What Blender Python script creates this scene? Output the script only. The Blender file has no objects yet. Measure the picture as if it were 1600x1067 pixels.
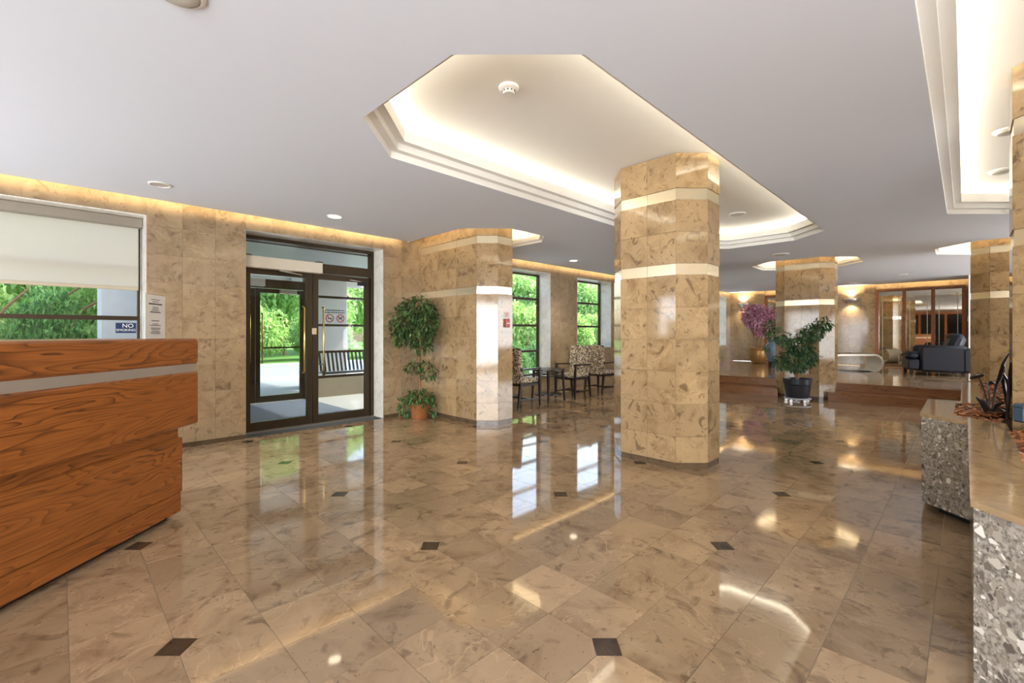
import bpy, math, random
from mathutils import Vector, Matrix, noise as mnoise
from mathutils.geometry import tessellate_polygon
random.seed(7)
SC = bpy.context.scene
COL = SC.collection
PI = math.pi
S2 = math.sqrt(2)
H = 1.255                      # eye height

# ------------------------------------------------------------------ camera, world, sun, exposure
cam_data = bpy.data.cameras.new('camera')
cam = bpy.data.objects.new('camera', cam_data)
COL.objects.link(cam)
cam.location = (0, 0, H)
cam.rotation_euler = (PI/2, 0, -PI/4)
cam_data.sensor_width = 36
cam_data.lens = 708/1600*36
cam_data.shift_y = -12.5/1600
cam_data.clip_start = 0.05
cam_data.clip_end = 300
SC.camera = cam

world = bpy.data.worlds.new('world'); SC.world = world
world.use_nodes = True
wn = world.node_tree
wn.nodes.clear()
wo = wn.nodes.new('ShaderNodeOutputWorld'); wb = wn.nodes.new('ShaderNodeBackground'); ws = wn.nodes.new('ShaderNodeTexSky')
ws.sky_type = 'NISHITA'; ws.sun_disc = False; ws.sun_elevation = math.radians(52); ws.sun_rotation = math.radians(100)
ws.air_density = 1.4; ws.dust_density = 3.0
wb.inputs['Strength'].default_value = 0.42
wn.links.new(ws.outputs[0], wb.inputs[0]); wn.links.new(wb.outputs[0], wo.inputs[0])

sun_d = bpy.data.lights.new('sun', 'SUN'); sun_d.energy = 2.8; sun_d.angle = math.radians(2); sun_d.color = (1, .95, .86)
sun = bpy.data.objects.new('sun', sun_d); COL.objects.link(sun)
sun.rotation_euler = Vector((.75, -.15, .75)).to_track_quat('Z', 'Y').to_euler()
SC.view_settings.view_transform = 'Standard'
SC.view_settings.look = 'None'
SC.view_settings.gamma = 1.0
SC.view_settings.use_curve_mapping = False
SC.view_settings.exposure = 0.92

def area(name, loc, direction, sx, sy, power, color=(1, 1, 1), spread=PI):
    d = bpy.data.lights.new(name, 'AREA'); d.shape = 'RECTANGLE'; d.size = sx; d.size_y = sy
    d.energy = power; d.color = color; d.spread = spread
    o = bpy.data.objects.new(name, d); COL.objects.link(o); o.location = loc
    o.rotation_euler = Vector(direction).to_track_quat('-Z', 'Y').to_euler()
    return o
def strip(name, a, b, direction, w, power_per_m, color):
    """a long thin lamp from a to b shining towards direction"""
    a = Vector(a); b = Vector(b); L = (b-a).length
    x = (b-a).normalized(); z = -Vector(direction).normalized(); z = (z - x*z.dot(x)).normalized(); y = z.cross(x)
    d = bpy.data.lights.new(name, 'AREA'); d.shape = 'RECTANGLE'; d.size = L; d.size_y = w
    d.energy = power_per_m*L; d.color = color
    o = bpy.data.objects.new(name, d); COL.objects.link(o)
    m = Matrix((x, y, z)).transposed().to_4x4(); m.translation = (a+b)/2
    o.matrix_world = m
    return o
COOL_FILL = (.90, .95, 1.0)
WARM = (1.0, .78, .47)
CREAM = (1.0, .93, .78)
# cool fill lamps added out of view to brighten the lobby and lounge
area('side_fill', (9.6, -5.7, 1.5), (-.35, 1, 0.3), 4.6, 2.2, 165, COOL_FILL)  # added fill from the right, before a solid wall
area('rear_fill', (-3.3, -2.6, 1.25), (1, 0, 0.08), 4.5, 2.2, 390, COOL_FILL)  # added fill from behind the camera
area('desk_fill', (-3.3, 4.5, 1.2), (1, -.1, -.05), 2.4, 2.0, 105, COOL_FILL)  # added fill for the ceiling on the desk side
area('lounge_fill', (13.5, -4.2, 1.7), (0, 1, 0.2), 4.5, 2.0, 190, COOL_FILL)  # added fill for the raised lounge

# ------------------------------------------------------------------ node helpers
def new_mat(name):
    m = bpy.data.materials.new(name); m.use_nodes = True
    nt = m.node_tree; nt.nodes.clear()
    out = nt.nodes.new('ShaderNodeOutputMaterial'); b = nt.nodes.new('ShaderNodeBsdfPrincipled')
    nt.links.new(b.outputs[0], out.inputs[0])
    return m, nt, b, out
def N(nt, t, **kw):
    n = nt.nodes.new(t)
    for k, v in kw.items():
        if k.startswith('i_'):
            n.inputs[k[2:].replace('_', ' ')].default_value = v
        else: setattr(n, k, v)
    return n
def math_(nt, op, a, b=None, c=None):
    n = nt.nodes.new('ShaderNodeMath'); n.operation = op
    for i, v in enumerate((a, b, c)):
        if v is None: continue
        if hasattr(v, 'is_linked'): nt.links.new(v, n.inputs[i])
        else: n.inputs[i].default_value = v
    return n.outputs[0]
def ramp(nt, fac, stops):
    n = nt.nodes.new('ShaderNodeValToRGB'); e = n.color_ramp.elements
    while len(e) < len(stops): e.new(.5)
    for el, (p, c) in zip(e, stops):
        el.position = p; el.color = (*c, 1) if len(c) == 3 else c
    nt.links.new(fac, n.inputs[0]); return n.outputs[0]
def mix(nt, fac, a, b, blend='MIX'):
    n = nt.nodes.new('ShaderNodeMix'); n.data_type = 'RGBA'; n.blend_type = blend
    for s, v in ((n.inputs[0], fac), (n.inputs[6], a), (n.inputs[7], b)):
        if hasattr(v, 'is_linked'): nt.links.new(v, s)
        elif isinstance(v, (int, float)): s.default_value = v
        else: s.default_value = (*v, 1)
    return n.outputs[2]
def lin(r, g, b):
    return tuple(((c/255+.055)/1.055)**2.4 if c/255 > .04045 else c/255/12.92 for c in (r, g, b))
def piece_random(nt):
    oi = nt.nodes.new('ShaderNodeObjectInfo'); g = nt.nodes.new('ShaderNodeNewGeometry')
    return math_(nt, 'FRACT', math_(nt, 'ADD', oi.outputs['Random'], g.outputs['Random Per Island'])), g
def plain(name, col, rough=.5, metal=0.0, spec=.5, bump=0, v=.07):
    m, nt, b, o = new_mat(name)
    b.inputs['Base Color'].default_value = (*col, 1); b.inputs['Roughness'].default_value = rough
    b.inputs['Metallic'].default_value = metal; b.inputs['Specular IOR Level'].default_value = spec
    tc = nt.nodes.new('ShaderNodeTexCoord')
    nz = N(nt, 'ShaderNodeTexNoise', i_Scale=9.0, i_Detail=4.0); nt.links.new(tc.outputs['Object'], nz.inputs['Vector'])
    c = mix(nt, nz.outputs[0], tuple(x*(1-v) for x in col), tuple(min(1, x*(1+v)) for x in col))
    nt.links.new(c, b.inputs['Base Color'])
    if bump:
        bp = N(nt, 'ShaderNodeBump', i_Strength=bump, i_Distance=.01)
        n2 = N(nt, 'ShaderNodeTexNoise', i_Scale=180.0, i_Detail=2.0); nt.links.new(tc.outputs['Object'], n2.inputs['Vector'])
        nt.links.new(n2.outputs[0], bp.inputs['Height']); nt.links.new(bp.outputs[0], b.inputs['Normal'])
    return m
def stone(name, light, mid, dark, rough=.08, var=.16, scale=1.0, shell=.55, spec=.5):
    m, nt, b, o = new_mat(name)
    rnd, g = piece_random(nt)
    off = nt.nodes.new('ShaderNodeCombineXYZ')
    nt.links.new(math_(nt, 'MULTIPLY', rnd, 37.0), off.inputs[0]); nt.links.new(math_(nt, 'MULTIPLY', rnd, 91.0), off.inputs[1]); nt.links.new(math_(nt, 'MULTIPLY', rnd, 13.0), off.inputs[2])
    v = nt.nodes.new('ShaderNodeVectorMath'); v.operation = 'ADD'
    nt.links.new(g.outputs['Position'], v.inputs[0]); nt.links.new(off.outputs[0], v.inputs[1])
    P = v.outputs[0]
    n1 = N(nt, 'ShaderNodeTexNoise', i_Scale=4.5*scale, i_Detail=7.0, i_Roughness=.62, i_Distortion=.9); nt.links.new(P, n1.inputs['Vector'])
    c = ramp(nt, n1.outputs[0], [(.30, mid), (.50, light), (.72, tuple(x*1.12 for x in light))])
    # darker shell shaped patches
    n2 = N(nt, 'ShaderNodeTexNoise', i_Scale=6.0*scale, i_Detail=3.0, i_Roughness=.5, i_Distortion=2.2); nt.links.new(P, n2.inputs['Vector'])
    f2 = ramp(nt, n2.outputs[0], [(.57, (0, 0, 0)), (.70, (1, 1, 1))])
    c = mix(nt, math_(nt, 'MULTIPLY', f2, shell), c, dark)
    # small dark curls
    n3 = N(nt, 'ShaderNodeTexNoise', i_Scale=20.0*scale, i_Detail=2.0, i_Distortion=2.8); nt.links.new(P, n3.inputs['Vector'])
    f3 = ramp(nt, n3.outputs[0], [(.66, (0, 0, 0)), (.72, (1, 1, 1))])
    c = mix(nt, math_(nt, 'MULTIPLY', f3, shell*.9), c, tuple(x*.6 for x in dark))
    # fine pale threads
    n4 = N(nt, 'ShaderNodeTexNoise', i_Scale=3.0*scale, i_Detail=5.0, i_Distortion=1.2); nt.links.new(P, n4.inputs['Vector'])
    f4 = math_(nt, 'LESS_THAN', math_(nt, 'ABSOLUTE', math_(nt, 'SUBTRACT', n4.outputs[0], .5)), .006)
    c = mix(nt, math_(nt, 'MULTIPLY', f4, .35), c, tuple(min(1, x*1.5) for x in light))
    k = math_(nt, 'ADD', math_(nt, 'MULTIPLY', rnd, var*2), 1-var)
    kc = nt.nodes.new('ShaderNodeCombineColor'); 
    nt.links.new(k, kc.inputs[0]); nt.links.new(k, kc.inputs[1]); nt.links.new(k, kc.inputs[2])
    c = mix(nt, 1.0, c, kc.outputs[0], 'MULTIPLY')
    nt.links.new(c, b.inputs['Base Color'])
    r = math_(nt, 'MULTIPLY_ADD', n1.outputs[0], .05, rough-.02)
    nt.links.new(r, b.inputs['Roughness'])
    b.inputs['Specular IOR Level'].default_value = spec
    return m
def oak(name, base, dark, axis='X', rough=.28, s=1.0):
    m, nt, b, o = new_mat(name)
    tc = nt.nodes.new('ShaderNodeTexCoord'); rnd, g = piece_random(nt)
    mp = nt.nodes.new('ShaderNodeMapping')
    sc = {'X': (.45, 3.2, 3.2), 'Y': (3.2, .45, 3.2), 'Z': (3.2, 3.2, .45)}[axis]
    mp.inputs['Scale'].default_value = tuple(x*s for x in sc)
    nt.links.new(tc.outputs['Object'], mp.inputs['Vector'])
    off = nt.nodes.new('ShaderNodeCombineXYZ')
    for i in range(3): nt.links.new(math_(nt, 'MULTIPLY', rnd, (17.0, 5.0, 9.0)[i]), off.inputs[i])
    v = nt.nodes.new('ShaderNodeVectorMath'); v.operation = 'ADD'
    nt.links.new(mp.outputs[0], v.inputs[0]); nt.links.new(off.outputs[0], v.inputs[1])
    n1 = N(nt, 'ShaderNodeTexNoise', i_Scale=1.0, i_Detail=2.5, i_Roughness=.45, i_Distortion=.35); nt.links.new(v.outputs[0], n1.inputs['Vector'])
    rings = math_(nt, 'FRACT', math_(nt, 'MULTIPLY', n1.outputs[0], 26.0))
    md = tuple(.45*x+.55*y for x, y in zip(base, dark))
    c = ramp(nt, rings, [(0, base), (.5, tuple(x*.9 for x in base)), (.82, md), (.93, dark), (1, base)])
    n5 = N(nt, 'ShaderNodeTexNoise', i_Scale=.9, i_Detail=1.0); nt.links.new(v.outputs[0], n5.inputs['Vector'])
    c = mix(nt, ramp(nt, n5.outputs[0], [(.36, (.5, .5, .5)), (.62, (1, 1, 1))]), tuple(x*.86 for x in base), c)
    mp2 = nt.nodes.new('ShaderNodeMapping'); sc2 = {'X': (3, 130, 130), 'Y': (130, 3, 130), 'Z': (130, 130, 3)}[axis]
    mp2.inputs['Scale'].default_value = sc2; nt.links.new(tc.outputs['Object'], mp2.inputs['Vector'])
    n2 = N(nt, 'ShaderNodeTexNoise', i_Scale=1.0, i_Detail=3.0); nt.links.new(mp2.outputs[0], n2.inputs['Vector'])
    f = ramp(nt, n2.outputs[0], [(.45, (0, 0, 0)), (.75, (1, 1, 1))])
    c = mix(nt, math_(nt, 'MULTIPLY', f, .55), c, dark)
    nt.links.new(c, b.inputs['Base Color']); b.inputs['Roughness'].default_value = rough
    bp = N(nt, 'ShaderNodeBump', i_Strength=.08, i_Distance=.002); nt.links.new(n2.outputs[0], bp.inputs['Height']); nt.links.new(bp.outputs[0], b.inputs['Normal'])
    return m
def leafm(name, c1, c2, trans=.25):
    m, nt, b, o = new_mat(name)
    rnd, g = piece_random(nt)
    c = ramp(nt, g.outputs['Random Per Island'], [(0, c1), (.6, tuple((x+y)/2 for x, y in zip(c1, c2))), (1, c2)])
    nt.links.new(c, b.inputs['Base Color']); b.inputs['Roughness'].default_value = .42
    t = nt.nodes.new('ShaderNodeBsdfTranslucent'); nt.links.new(c, t.inputs[0])
    mx = nt.nodes.new('ShaderNodeMixShader'); mx.inputs[0].default_value = trans
    nt.links.new(b.outputs[0], mx.inputs[1]); nt.links.new(t.outputs[0], mx.inputs[2]); nt.links.new(mx.outputs[0], o.inputs[0])
    return m
def emit(name, col, strength):
    m, nt, b, o = new_mat(name)
    e = nt.nodes.new('ShaderNodeEmission'); e.inputs[0].default_value = (*col, 1); e.inputs[1].default_value = strength
    nt.links.new(e.outputs[0], o.inputs[0]); return m
def glassm(name, tint=(.95, .97, .97), ior=1.45, k=.7):
    m, nt, b, o = new_mat(name)
    t = nt.nodes.new('ShaderNodeBsdfTransparent'); t.inputs[0].default_value = (*tint, 1)
    gl = nt.nodes.new('ShaderNodeBsdfGlossy'); gl.inputs['Roughness'].default_value = .01
    fr = nt.nodes.new('ShaderNodeFresnel'); ge = nt.nodes.new('ShaderNodeNewGeometry')
    nt.links.new(math_(nt, 'MULTIPLY_ADD', ge.outputs['Backfacing'], 1/ior-ior, ior), fr.inputs[0])
    mx = nt.nodes.new('ShaderNodeMixShader'); nt.links.new(math_(nt, 'MULTIPLY', fr.outputs[0], k), mx.inputs[0])
    nt.links.new(t.outputs[0], mx.inputs[1]); nt.links.new(gl.outputs[0], mx.inputs[2]); nt.links.new(mx.outputs[0], o.inputs[0])
    return m
M = {}
M['floor'] = stone('floor_marble', lin(168, 141, 110), lin(135, 108, 81), lin(88, 67, 49), rough=.045, var=.2, scale=.8, shell=.52, spec=.85)
M['wall'] = stone('wall_marble', lin(166, 143, 111), lin(142, 119, 90), lin(100, 80, 60), rough=.12, var=.09, shell=.5)
M['column'] = stone('column_marble', lin(168, 140, 102), lin(138, 110, 76), lin(86, 64, 44), rough=.08, var=.11, shell=.65)
M['reveal'] = stone('reveal_marble', lin(226, 222, 212), lin(208, 202, 190), lin(180, 170, 155), rough=.2, var=.03, shell=.3)
M['coping'] = stone('coping_marble', lin(164, 138, 104), lin(138, 112, 80), lin(100, 78, 54), rough=.09, var=.06, shell=.45)
M['inset'] = stone('inset_marble', lin(74, 60, 46), lin(54, 44, 34), lin(30, 24, 20), rough=.07, var=.1)
M['base'] = stone('base_marble', lin(96, 78, 58), lin(78, 62, 46), lin(50, 38, 28), rough=.15, var=.05)
M['grout'] = plain('grout', lin(190, 176, 152), .6)
M['joint'] = plain('joint', lin(158, 134, 102), .7)
M['ceil'] = plain('ceiling_paint', lin(220, 226, 236), .85, spec=.2, v=.01)
M['white'] = plain('white_paint', lin(236, 234, 230), .6)
M['cove'] = plain('cove_paint', lin(238, 236, 230), .8, v=.01)
M['oak'] = oak('desk_oak', lin(166, 98, 42), lin(84, 44, 18), 'X', s=1.7)
M['oak_y'] = oak('riser_oak', lin(158, 106, 62), lin(92, 56, 30), 'Y', s=1.5)
M['oak_z'] = oak('frame_oak', lin(176, 108, 56), lin(112, 62, 28), 'Z')
M['bronze'] = plain('bronze_anodised', lin(66, 54, 38), .35, .6)
M['black'] = plain('black_metal', lin(30, 32, 36), .35, .4)
M['steel'] = plain('brushed_steel', lin(214, 210, 205), .28, .85)
M['champagne'] = plain('champagne_metal', lin(236, 220, 186), .2, .7)
M['slat'] = plain('aluminium_slat', lin(226, 234, 240), .4, .1)
M['brass'] = plain('polished_brass', lin(205, 180, 110), .15, 1.0)
M['pot_brass'] = plain('hammered_gold', lin(172, 130, 74), .32, .45)
M['glass'] = glassm('window_glass')
M['mirror'] = plain('bronze_mirror', lin(205, 196, 180), .02, 1.0)
M['etched'] = plain('etched_glass', lin(190, 186, 172), .35, .7)
M['darkwood'] = plain('dark_stained_wood', lin(40, 26, 20), .3)
M['leather'] = plain('navy_leather', lin(17, 21, 34), .42, bump=.3)
M['paper'] = plain('paper', lin(232, 228, 220), .7)
M['ink'] = plain('ink', lin(70, 68, 70), .8)
M['red'] = plain('red_plastic', lin(176, 30, 32), .35)
M['blue'] = plain('blue_sign', lin(26, 48, 88), .5)
M['blue_grey'] = plain('blue_grey_enamel', lin(56, 76, 92), .4)
M['opener'] = plain('opener_cover', lin(216, 206, 186), .45)
M['concrete'] = plain('concrete', lin(204, 203, 200), .85, bump=.3)
M['concrete_dark'] = plain('knee_wall_concrete', lin(150, 138, 118), .85, bump=.3)
M['mat'] = plain('entrance_mat', lin(96, 104, 118), .9, bump=.4)
M['asphalt'] = plain('asphalt', lin(140, 146, 156), .9)
M['paving'] = plain('paving', lin(160, 160, 156), .85)
M['grass'] = plain('grass', lin(96, 140, 52), .9, bump=.5)
M['potblack'] = plain('black_plastic', lin(38, 40, 46), .4)
M['wicker'] = oak('wicker', lin(176, 112, 66), lin(96, 54, 30), 'Z', .6, 6)
M['bark'] = oak('bark', lin(160, 120, 84), lin(110, 76, 50), 'Z', .8, 3)
M['soil'] = plain('soil', lin(60, 44, 32), .95)
M['vase'] = plain('glazed_vase', lin(112, 130, 146), .3)
M['iron'] = plain('patinated_iron', lin(62, 54, 50), .4, .7)
M['ficus'] = leafm('ficus_leaf', lin(24, 46, 22), lin(116, 150, 86), .15)
M['schef'] = leafm('shrub_leaf', lin(30, 58, 34), lin(96, 130, 78), .15)
M['pinkleaf'] = leafm('pink_leaf', lin(176, 96, 132), lin(248, 212, 222), .3)
M['ivy'] = leafm('ivy_leaf', lin(40, 78, 34), lin(112, 150, 84), .2)
M['bushleaf'] = leafm('hedge_leaf', lin(112, 168, 70), lin(228, 246, 165), .45)
M['bushdark'] = leafm('bush_leaf_dark', lin(52, 110, 60), lin(160, 214, 120), .4)
M['treeleaf'] = leafm('tree_leaf', lin(132, 182, 92), lin(228, 246, 185), .5)
M['mulch'] = leafm('mulch', lin(84, 42, 18), lin(186, 116, 62), .0)
M['lamp'] = emit('lamp_glow', (1, .86, .62), 5)
M['dim_lamp'] = plain('lamp_recess', lin(196, 192, 184), .4)
# granite with stone chips
def granite():
    m, nt, b, o = new_mat('granite')
    g = nt.nodes.new('ShaderNodeNewGeometry')
    d = N(nt, 'ShaderNodeTexNoise', i_Scale=9.0, i_Detail=2.0); nt.links.new(g.outputs['Position'], d.inputs['Vector'])
    vm = nt.nodes.new('ShaderNodeVectorMath'); vm.operation = 'MULTIPLY_ADD'; vm.inputs[1].default_value = (.05, .05, .05)
    nt.links.new(d.outputs['Color'], vm.inputs[0]); nt.links.new(g.outputs['Position'], vm.inputs[2])
    n = N(nt, 'ShaderNodeTexNoise', i_Scale=70.0, i_Detail=5.0); nt.links.new(g.outputs['Position'], n.inputs['Vector'])
    c = ramp(nt, n.outputs[0], [(.35, lin(112, 106, 98)), (.6, lin(170, 162, 150))])
    for sc_, lo, hi in ((75, .0, .0), (38, .0, .0), (29, 0, 0)):
        v = N(nt, 'ShaderNodeTexVoronoi', i_Scale=float(sc_)); nt.links.new(vm.outputs[0], v.inputs['Vector'])
        sep = nt.nodes.new('ShaderNodeSeparateColor'); nt.links.new(v.outputs['Color'], sep.inputs[0])
        edge = N(nt, 'ShaderNodeTexVoronoi', i_Scale=float(sc_)); edge.feature = 'DISTANCE_TO_EDGE'; nt.links.new(vm.outputs[0], edge.inputs['Vector'])
        chipcol = ramp(nt, sep.outputs[1], [(0, lin(88, 82, 76)), (.55, lin(150, 140, 126)), (.8, lin(196, 188, 174)), (1, lin(236, 232, 222))])
        on = math_(nt, 'MULTIPLY', math_(nt, 'GREATER_THAN', sep.outputs[0], .72), math_(nt, 'GREATER_THAN', edge.outputs['Distance'], .10))
        c = mix(nt, on, c, chipcol)
    nt.links.new(c, b.inputs['Base Color']); b.inputs['Roughness'].default_value = .12
    return m
M['granite'] = granite()
def fabric():
    m, nt, b, o = new_mat('chair_fabric')
    tc = nt.nodes.new('ShaderNodeTexCoord')
    n = N(nt, 'ShaderNodeTexNoise', i_Scale=30.0, i_Detail=2.0, i_Distortion=1.5); nt.links.new(tc.outputs['Object'], n.inputs['Vector'])
    c = ramp(nt, n.outputs[0], [(.42, lin(58, 42, 34)), (.50, lin(150, 124, 92)), (.58, lin(224, 212, 186))])
    nt.links.new(c, b.inputs['Base Color']); b.inputs['Roughness'].default_value = .8
    return m
M['fabric'] = fabric()
def blindm():
    m, nt, b, o = new_mat('blind_fabric')
    b.inputs['Base Color'].default_value = (*lin(226, 220, 206), 1); b.inputs['Roughness'].default_value = .8
    w = N(nt, 'ShaderNodeTexNoise', i_Scale=400.0, i_Detail=1.0)
    c = mix(nt, w.outputs[0], lin(218, 212, 198), lin(234, 228, 214)); nt.links.new(c, b.inputs['Base Color'])
    t = nt.nodes.new('ShaderNodeBsdfTranslucent'); nt.links.new(c, t.inputs[0])
    tr = nt.nodes.new('ShaderNodeBsdfTransparent')
    m1 = nt.nodes.new('ShaderNodeMixShader'); m1.inputs[0].default_value = .45
    nt.links.new(b.outputs[0], m1.inputs[1]); nt.links.new(t.outputs[0], m1.inputs[2])
    m2 = nt.nodes.new('ShaderNodeMixShader'); m2.inputs[0].default_value = .12
    nt.links.new(m1.outputs[0], m2.inputs[1]); nt.links.new(tr.outputs[0], m2.inputs[2]); nt.links.new(m2.outputs[0], o.inputs[0])
    return m
M['blind'] = blindm()

# ------------------------------------------------------------------ mesh helpers
class MB:
    def __init__(s): s.v = []; s.f = []; s.mi = []
    def add(s, vs, fs, k=0):
        n = len(s.v); s.v += [tuple(v) for v in vs]; s.f += [tuple(i+n for i in f) for f in fs]; s.mi += [k]*len(fs); return s
    def box(s, x0, y0, z0, x1, y1, z1, k=0, bev=0):
        if bev:   # chamfered box
            xs = (x0, x0+bev, x1-bev, x1); ys = (y0, y0+bev, y1-bev, y1); zs = (z0, z0+bev, z1-bev, z1)
            vs = []; idx = {}
            for i in (0, 1):
                for j in (0, 1):
                    for l in (0, 1):
                        for a in range(3):
                            X = (xs[0], xs[3])[i] if a == 0 else (xs[1], xs[2])[i]
                            Y = (ys[0], ys[3])[j] if a == 1 else (ys[1], ys[2])[j]
                            Z = (zs[0], zs[3])[l] if a == 2 else (zs[1], zs[2])[l]
                            idx[i, j, l, a] = len(vs); vs.append((X, Y, Z))
            g = lambda i, j, l, a: idx[i, j, l, a]
            fs = [(g(0,0,0,0), g(0,0,1,0), g(0,1,1,0), g(0,1,0,0)), (g(1,0,0,0), g(1,1,0,0), g(1,1,1,0), g(1,0,1,0)),
                  (g(0,0,0,1), g(1,0,0,1), g(1,0,1,1), g(0,0,1,1)), (g(0,1,0,1), g(0,1,1,1), g(1,1,1,1), g(1,1,0,1)),
                  (g(0,0,0,2), g(0,1,0,2), g(1,1,0,2), g(1,0,0,2)), (g(0,0,1,2), g(1,0,1,2), g(1,1,1,2), g(0,1,1,2))]
            for j in (0, 1):
                for l in (0, 1): q = (g(0,j,l,1), g(1,j,l,1), g(1,j,l,2), g(0,j,l,2)); fs.append(q if j != l else q[::-1])
            for i in (0, 1):
                for l in (0, 1): q = (g(i,0,l,0), g(i,1,l,0), g(i,1,l,2), g(i,0,l,2)); fs.append(q if i == l else q[::-1])
            for i in (0, 1):
                for j in (0, 1): q = (g(i,j,0,0), g(i,j,1,0), g(i,j,1,1), g(i,j,0,1)); fs.append(q if i != j else q[::-1])
            for i in (0, 1):
                for j in (0, 1):
                    for l in (0, 1): q = (g(i,j,l,0), g(i,j,l,1), g(i,j,l,2)); fs.append(q if (i+j+l) % 2 else q[::-1])
            return s.add(vs, fs, k)
        vs = [(x0,y0,z0),(x1,y0,z0),(x1,y1,z0),(x0,y1,z0),(x0,y0,z1),(x1,y0,z1),(x1,y1,z1),(x0,y1,z1)]
        return s.add(vs, [(0,3,2,1),(4,5,6,7),(0,1,5,4),(1,2,6,5),(2,3,7,6),(3,0,4,7)], k)
    def prism(s, poly, z0, z1, k=0):
        n = len(poly); vs = [(p[0], p[1], z0) for p in poly]+[(p[0], p[1], z1) for p in poly]
        fs = [tuple(range(n-1, -1, -1)), tuple(range(n, 2*n))]+[(i, (i+1) % n, n+(i+1) % n, n+i) for i in range(n)]
        return s.add(vs, fs, k)
    def lathe(s, prof, n=24, c=(0, 0), k=0, z=0, cap=True):
        vs = []; fs = []
        for r, h in prof:
            for i in range(n): a = 2*PI*i/n; vs.append((c[0]+r*math.cos(a), c[1]+r*math.sin(a), z+h))
        for j in range(len(prof)-1):
            for i in range(n): fs.append((j*n+i, j*n+(i+1) % n, (j+1)*n+(i+1) % n, (j+1)*n+i))
        if cap: fs.append(tuple(range(n-1, -1, -1))); fs.append(tuple((len(prof)-1)*n+i for i in range(n)))
        return s.add(vs, fs, k)
    def tube(s, pts, rad, n=8, k=0):
        pts = [Vector(p) for p in pts]; rs = rad if isinstance(rad, (list, tuple)) else [rad]*len(pts)
        vs = []; fs = []; up = None
        for i, p in enumerate(pts):
            t = (pts[min(i+1, len(pts)-1)]-pts[max(i-1, 0)]).normalized()
            if up is None: up = Vector((0, 0, 1)) if abs(t.z) < .9 else Vector((1, 0, 0))
            a = (up-t*up.dot(t)).normalized(); b = t.cross(a); up = a
            for j in range(n): q = 2*PI*j/n; vs.append(p+(a*math.cos(q)+b*math.sin(q))*rs[i])
        for i in range(len(pts)-1):
            for j in range(n): fs.append((i*n+j, i*n+(j+1) % n, (i+1)*n+(j+1) % n, (i+1)*n+j))
        fs.append(tuple(range(n-1, -1, -1))); fs.append(tuple((len(pts)-1)*n+j for j in range(n)))
        return s.add(vs, fs, k)
    def bar(s, a, b, w, h, k=0, w2=None, h2=None):
        """square bar from a to b with taper"""
        a = Vector(a); b = Vector(b); t = (b-a).normalized(); up = Vector((0, 0, 1)) if abs(t.z) < .9 else Vector((0, 1, 0))
        x = up.cross(t).normalized(); y = t.cross(x); w2 = w2 or w; h2 = h2 or h
        vs = [a+x*sx*w/2+y*sy*h/2 for sx, sy in ((-1,-1),(1,-1),(1,1),(-1,1))]+[b+x*sx*w2/2+y*sy*h2/2 for sx, sy in ((-1,-1),(1,-1),(1,1),(-1,1))]
        return s.add(vs, [(0,3,2,1),(4,5,6,7),(0,1,5,4),(1,2,6,5),(2,3,7,6),(3,0,4,7)], k)
    def build(s, name, mat, parent=None, loc=None, smooth=False, label=None, kind=None):
        me = bpy.data.meshes.new(name); me.from_pydata(s.v, [], s.f)
        for m_ in (mat if isinstance(mat, (list, tuple)) else [mat]): me.materials.append(m_)
        if max(s.mi or [0]): me.polygons.foreach_set('material_index', s.mi)
        if smooth:
            me.shade_smooth() if smooth is True else me.shade_smooth()
        me.validate(); me.update()
        o = bpy.data.objects.new(name, me); COL.objects.link(o)
        if smooth and smooth is not True:
            try: me.set_sharp_from_angle(angle=math.radians(smooth))
            except Exception: pass
        if parent: o.parent = parent
        if loc: o.location = loc
        if label: o['label'] = label
        if kind: o['kind'] = kind
        return o
def tag(o, label=None, cat=None, group=None, kind=None):
    if label: o['label'] = label
    if cat: o['category'] = cat
    if group: o['group'] = group
    if kind: o['kind'] = kind
    return o
def thing(name, loc, label, cat, rz=0, group=None):
    o = bpy.data.objects.new(name, None); COL.objects.link(o); o.location = loc; o.rotation_euler = (0, 0, rz); o.empty_display_size = .1
    return tag(o, label, cat, group)
def copy_tree(o, parent=None):
    c = o.copy(); COL.objects.link(c)
    if parent: c.parent = parent
    for ch in list(o.children): copy_tree(ch, c)
    return c
def W(px, D, z):   # a spot seen at column px, D metres ahead of the camera
    r = (px-800)/708*D
    return Vector(((r+D)/S2, (D-r)/S2, z))
def inset(poly, d):
    """move each edge of a ccw polygon inwards by d"""
    n = len(poly); out = []
    for i in range(n):
        p0, p1, p2 = (Vector(poly[i-1][:2]), Vector(poly[i][:2]), Vector(poly[(i+1) % n][:2]))
        a = (p1-p0).normalized(); b = (p2-p1).normalized()
        na = Vector((-a.y, a.x)); nb = Vector((-b.y, b.x))
        k = na+nb; k = k/(k.dot(na)) if k.length > 1e-6 else na
        out.append(tuple(p1+k*d))
    return out
def tess(loops, z, flip=False):
    L = [[Vector((p[0], p[1], 0)) for p in l] for l in loops]
    tris = tessellate_polygon(L); pts = [(p.x, p.y, z) for l in L for p in l]
    fs = []
    for t in tris:
        a, b, c = (Vector(pts[i]) for i in t)
        up = (b-a).cross(c-a).z > 0
        fs.append(tuple(t) if up != flip else tuple(reversed(t)))
    return pts, fs

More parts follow.
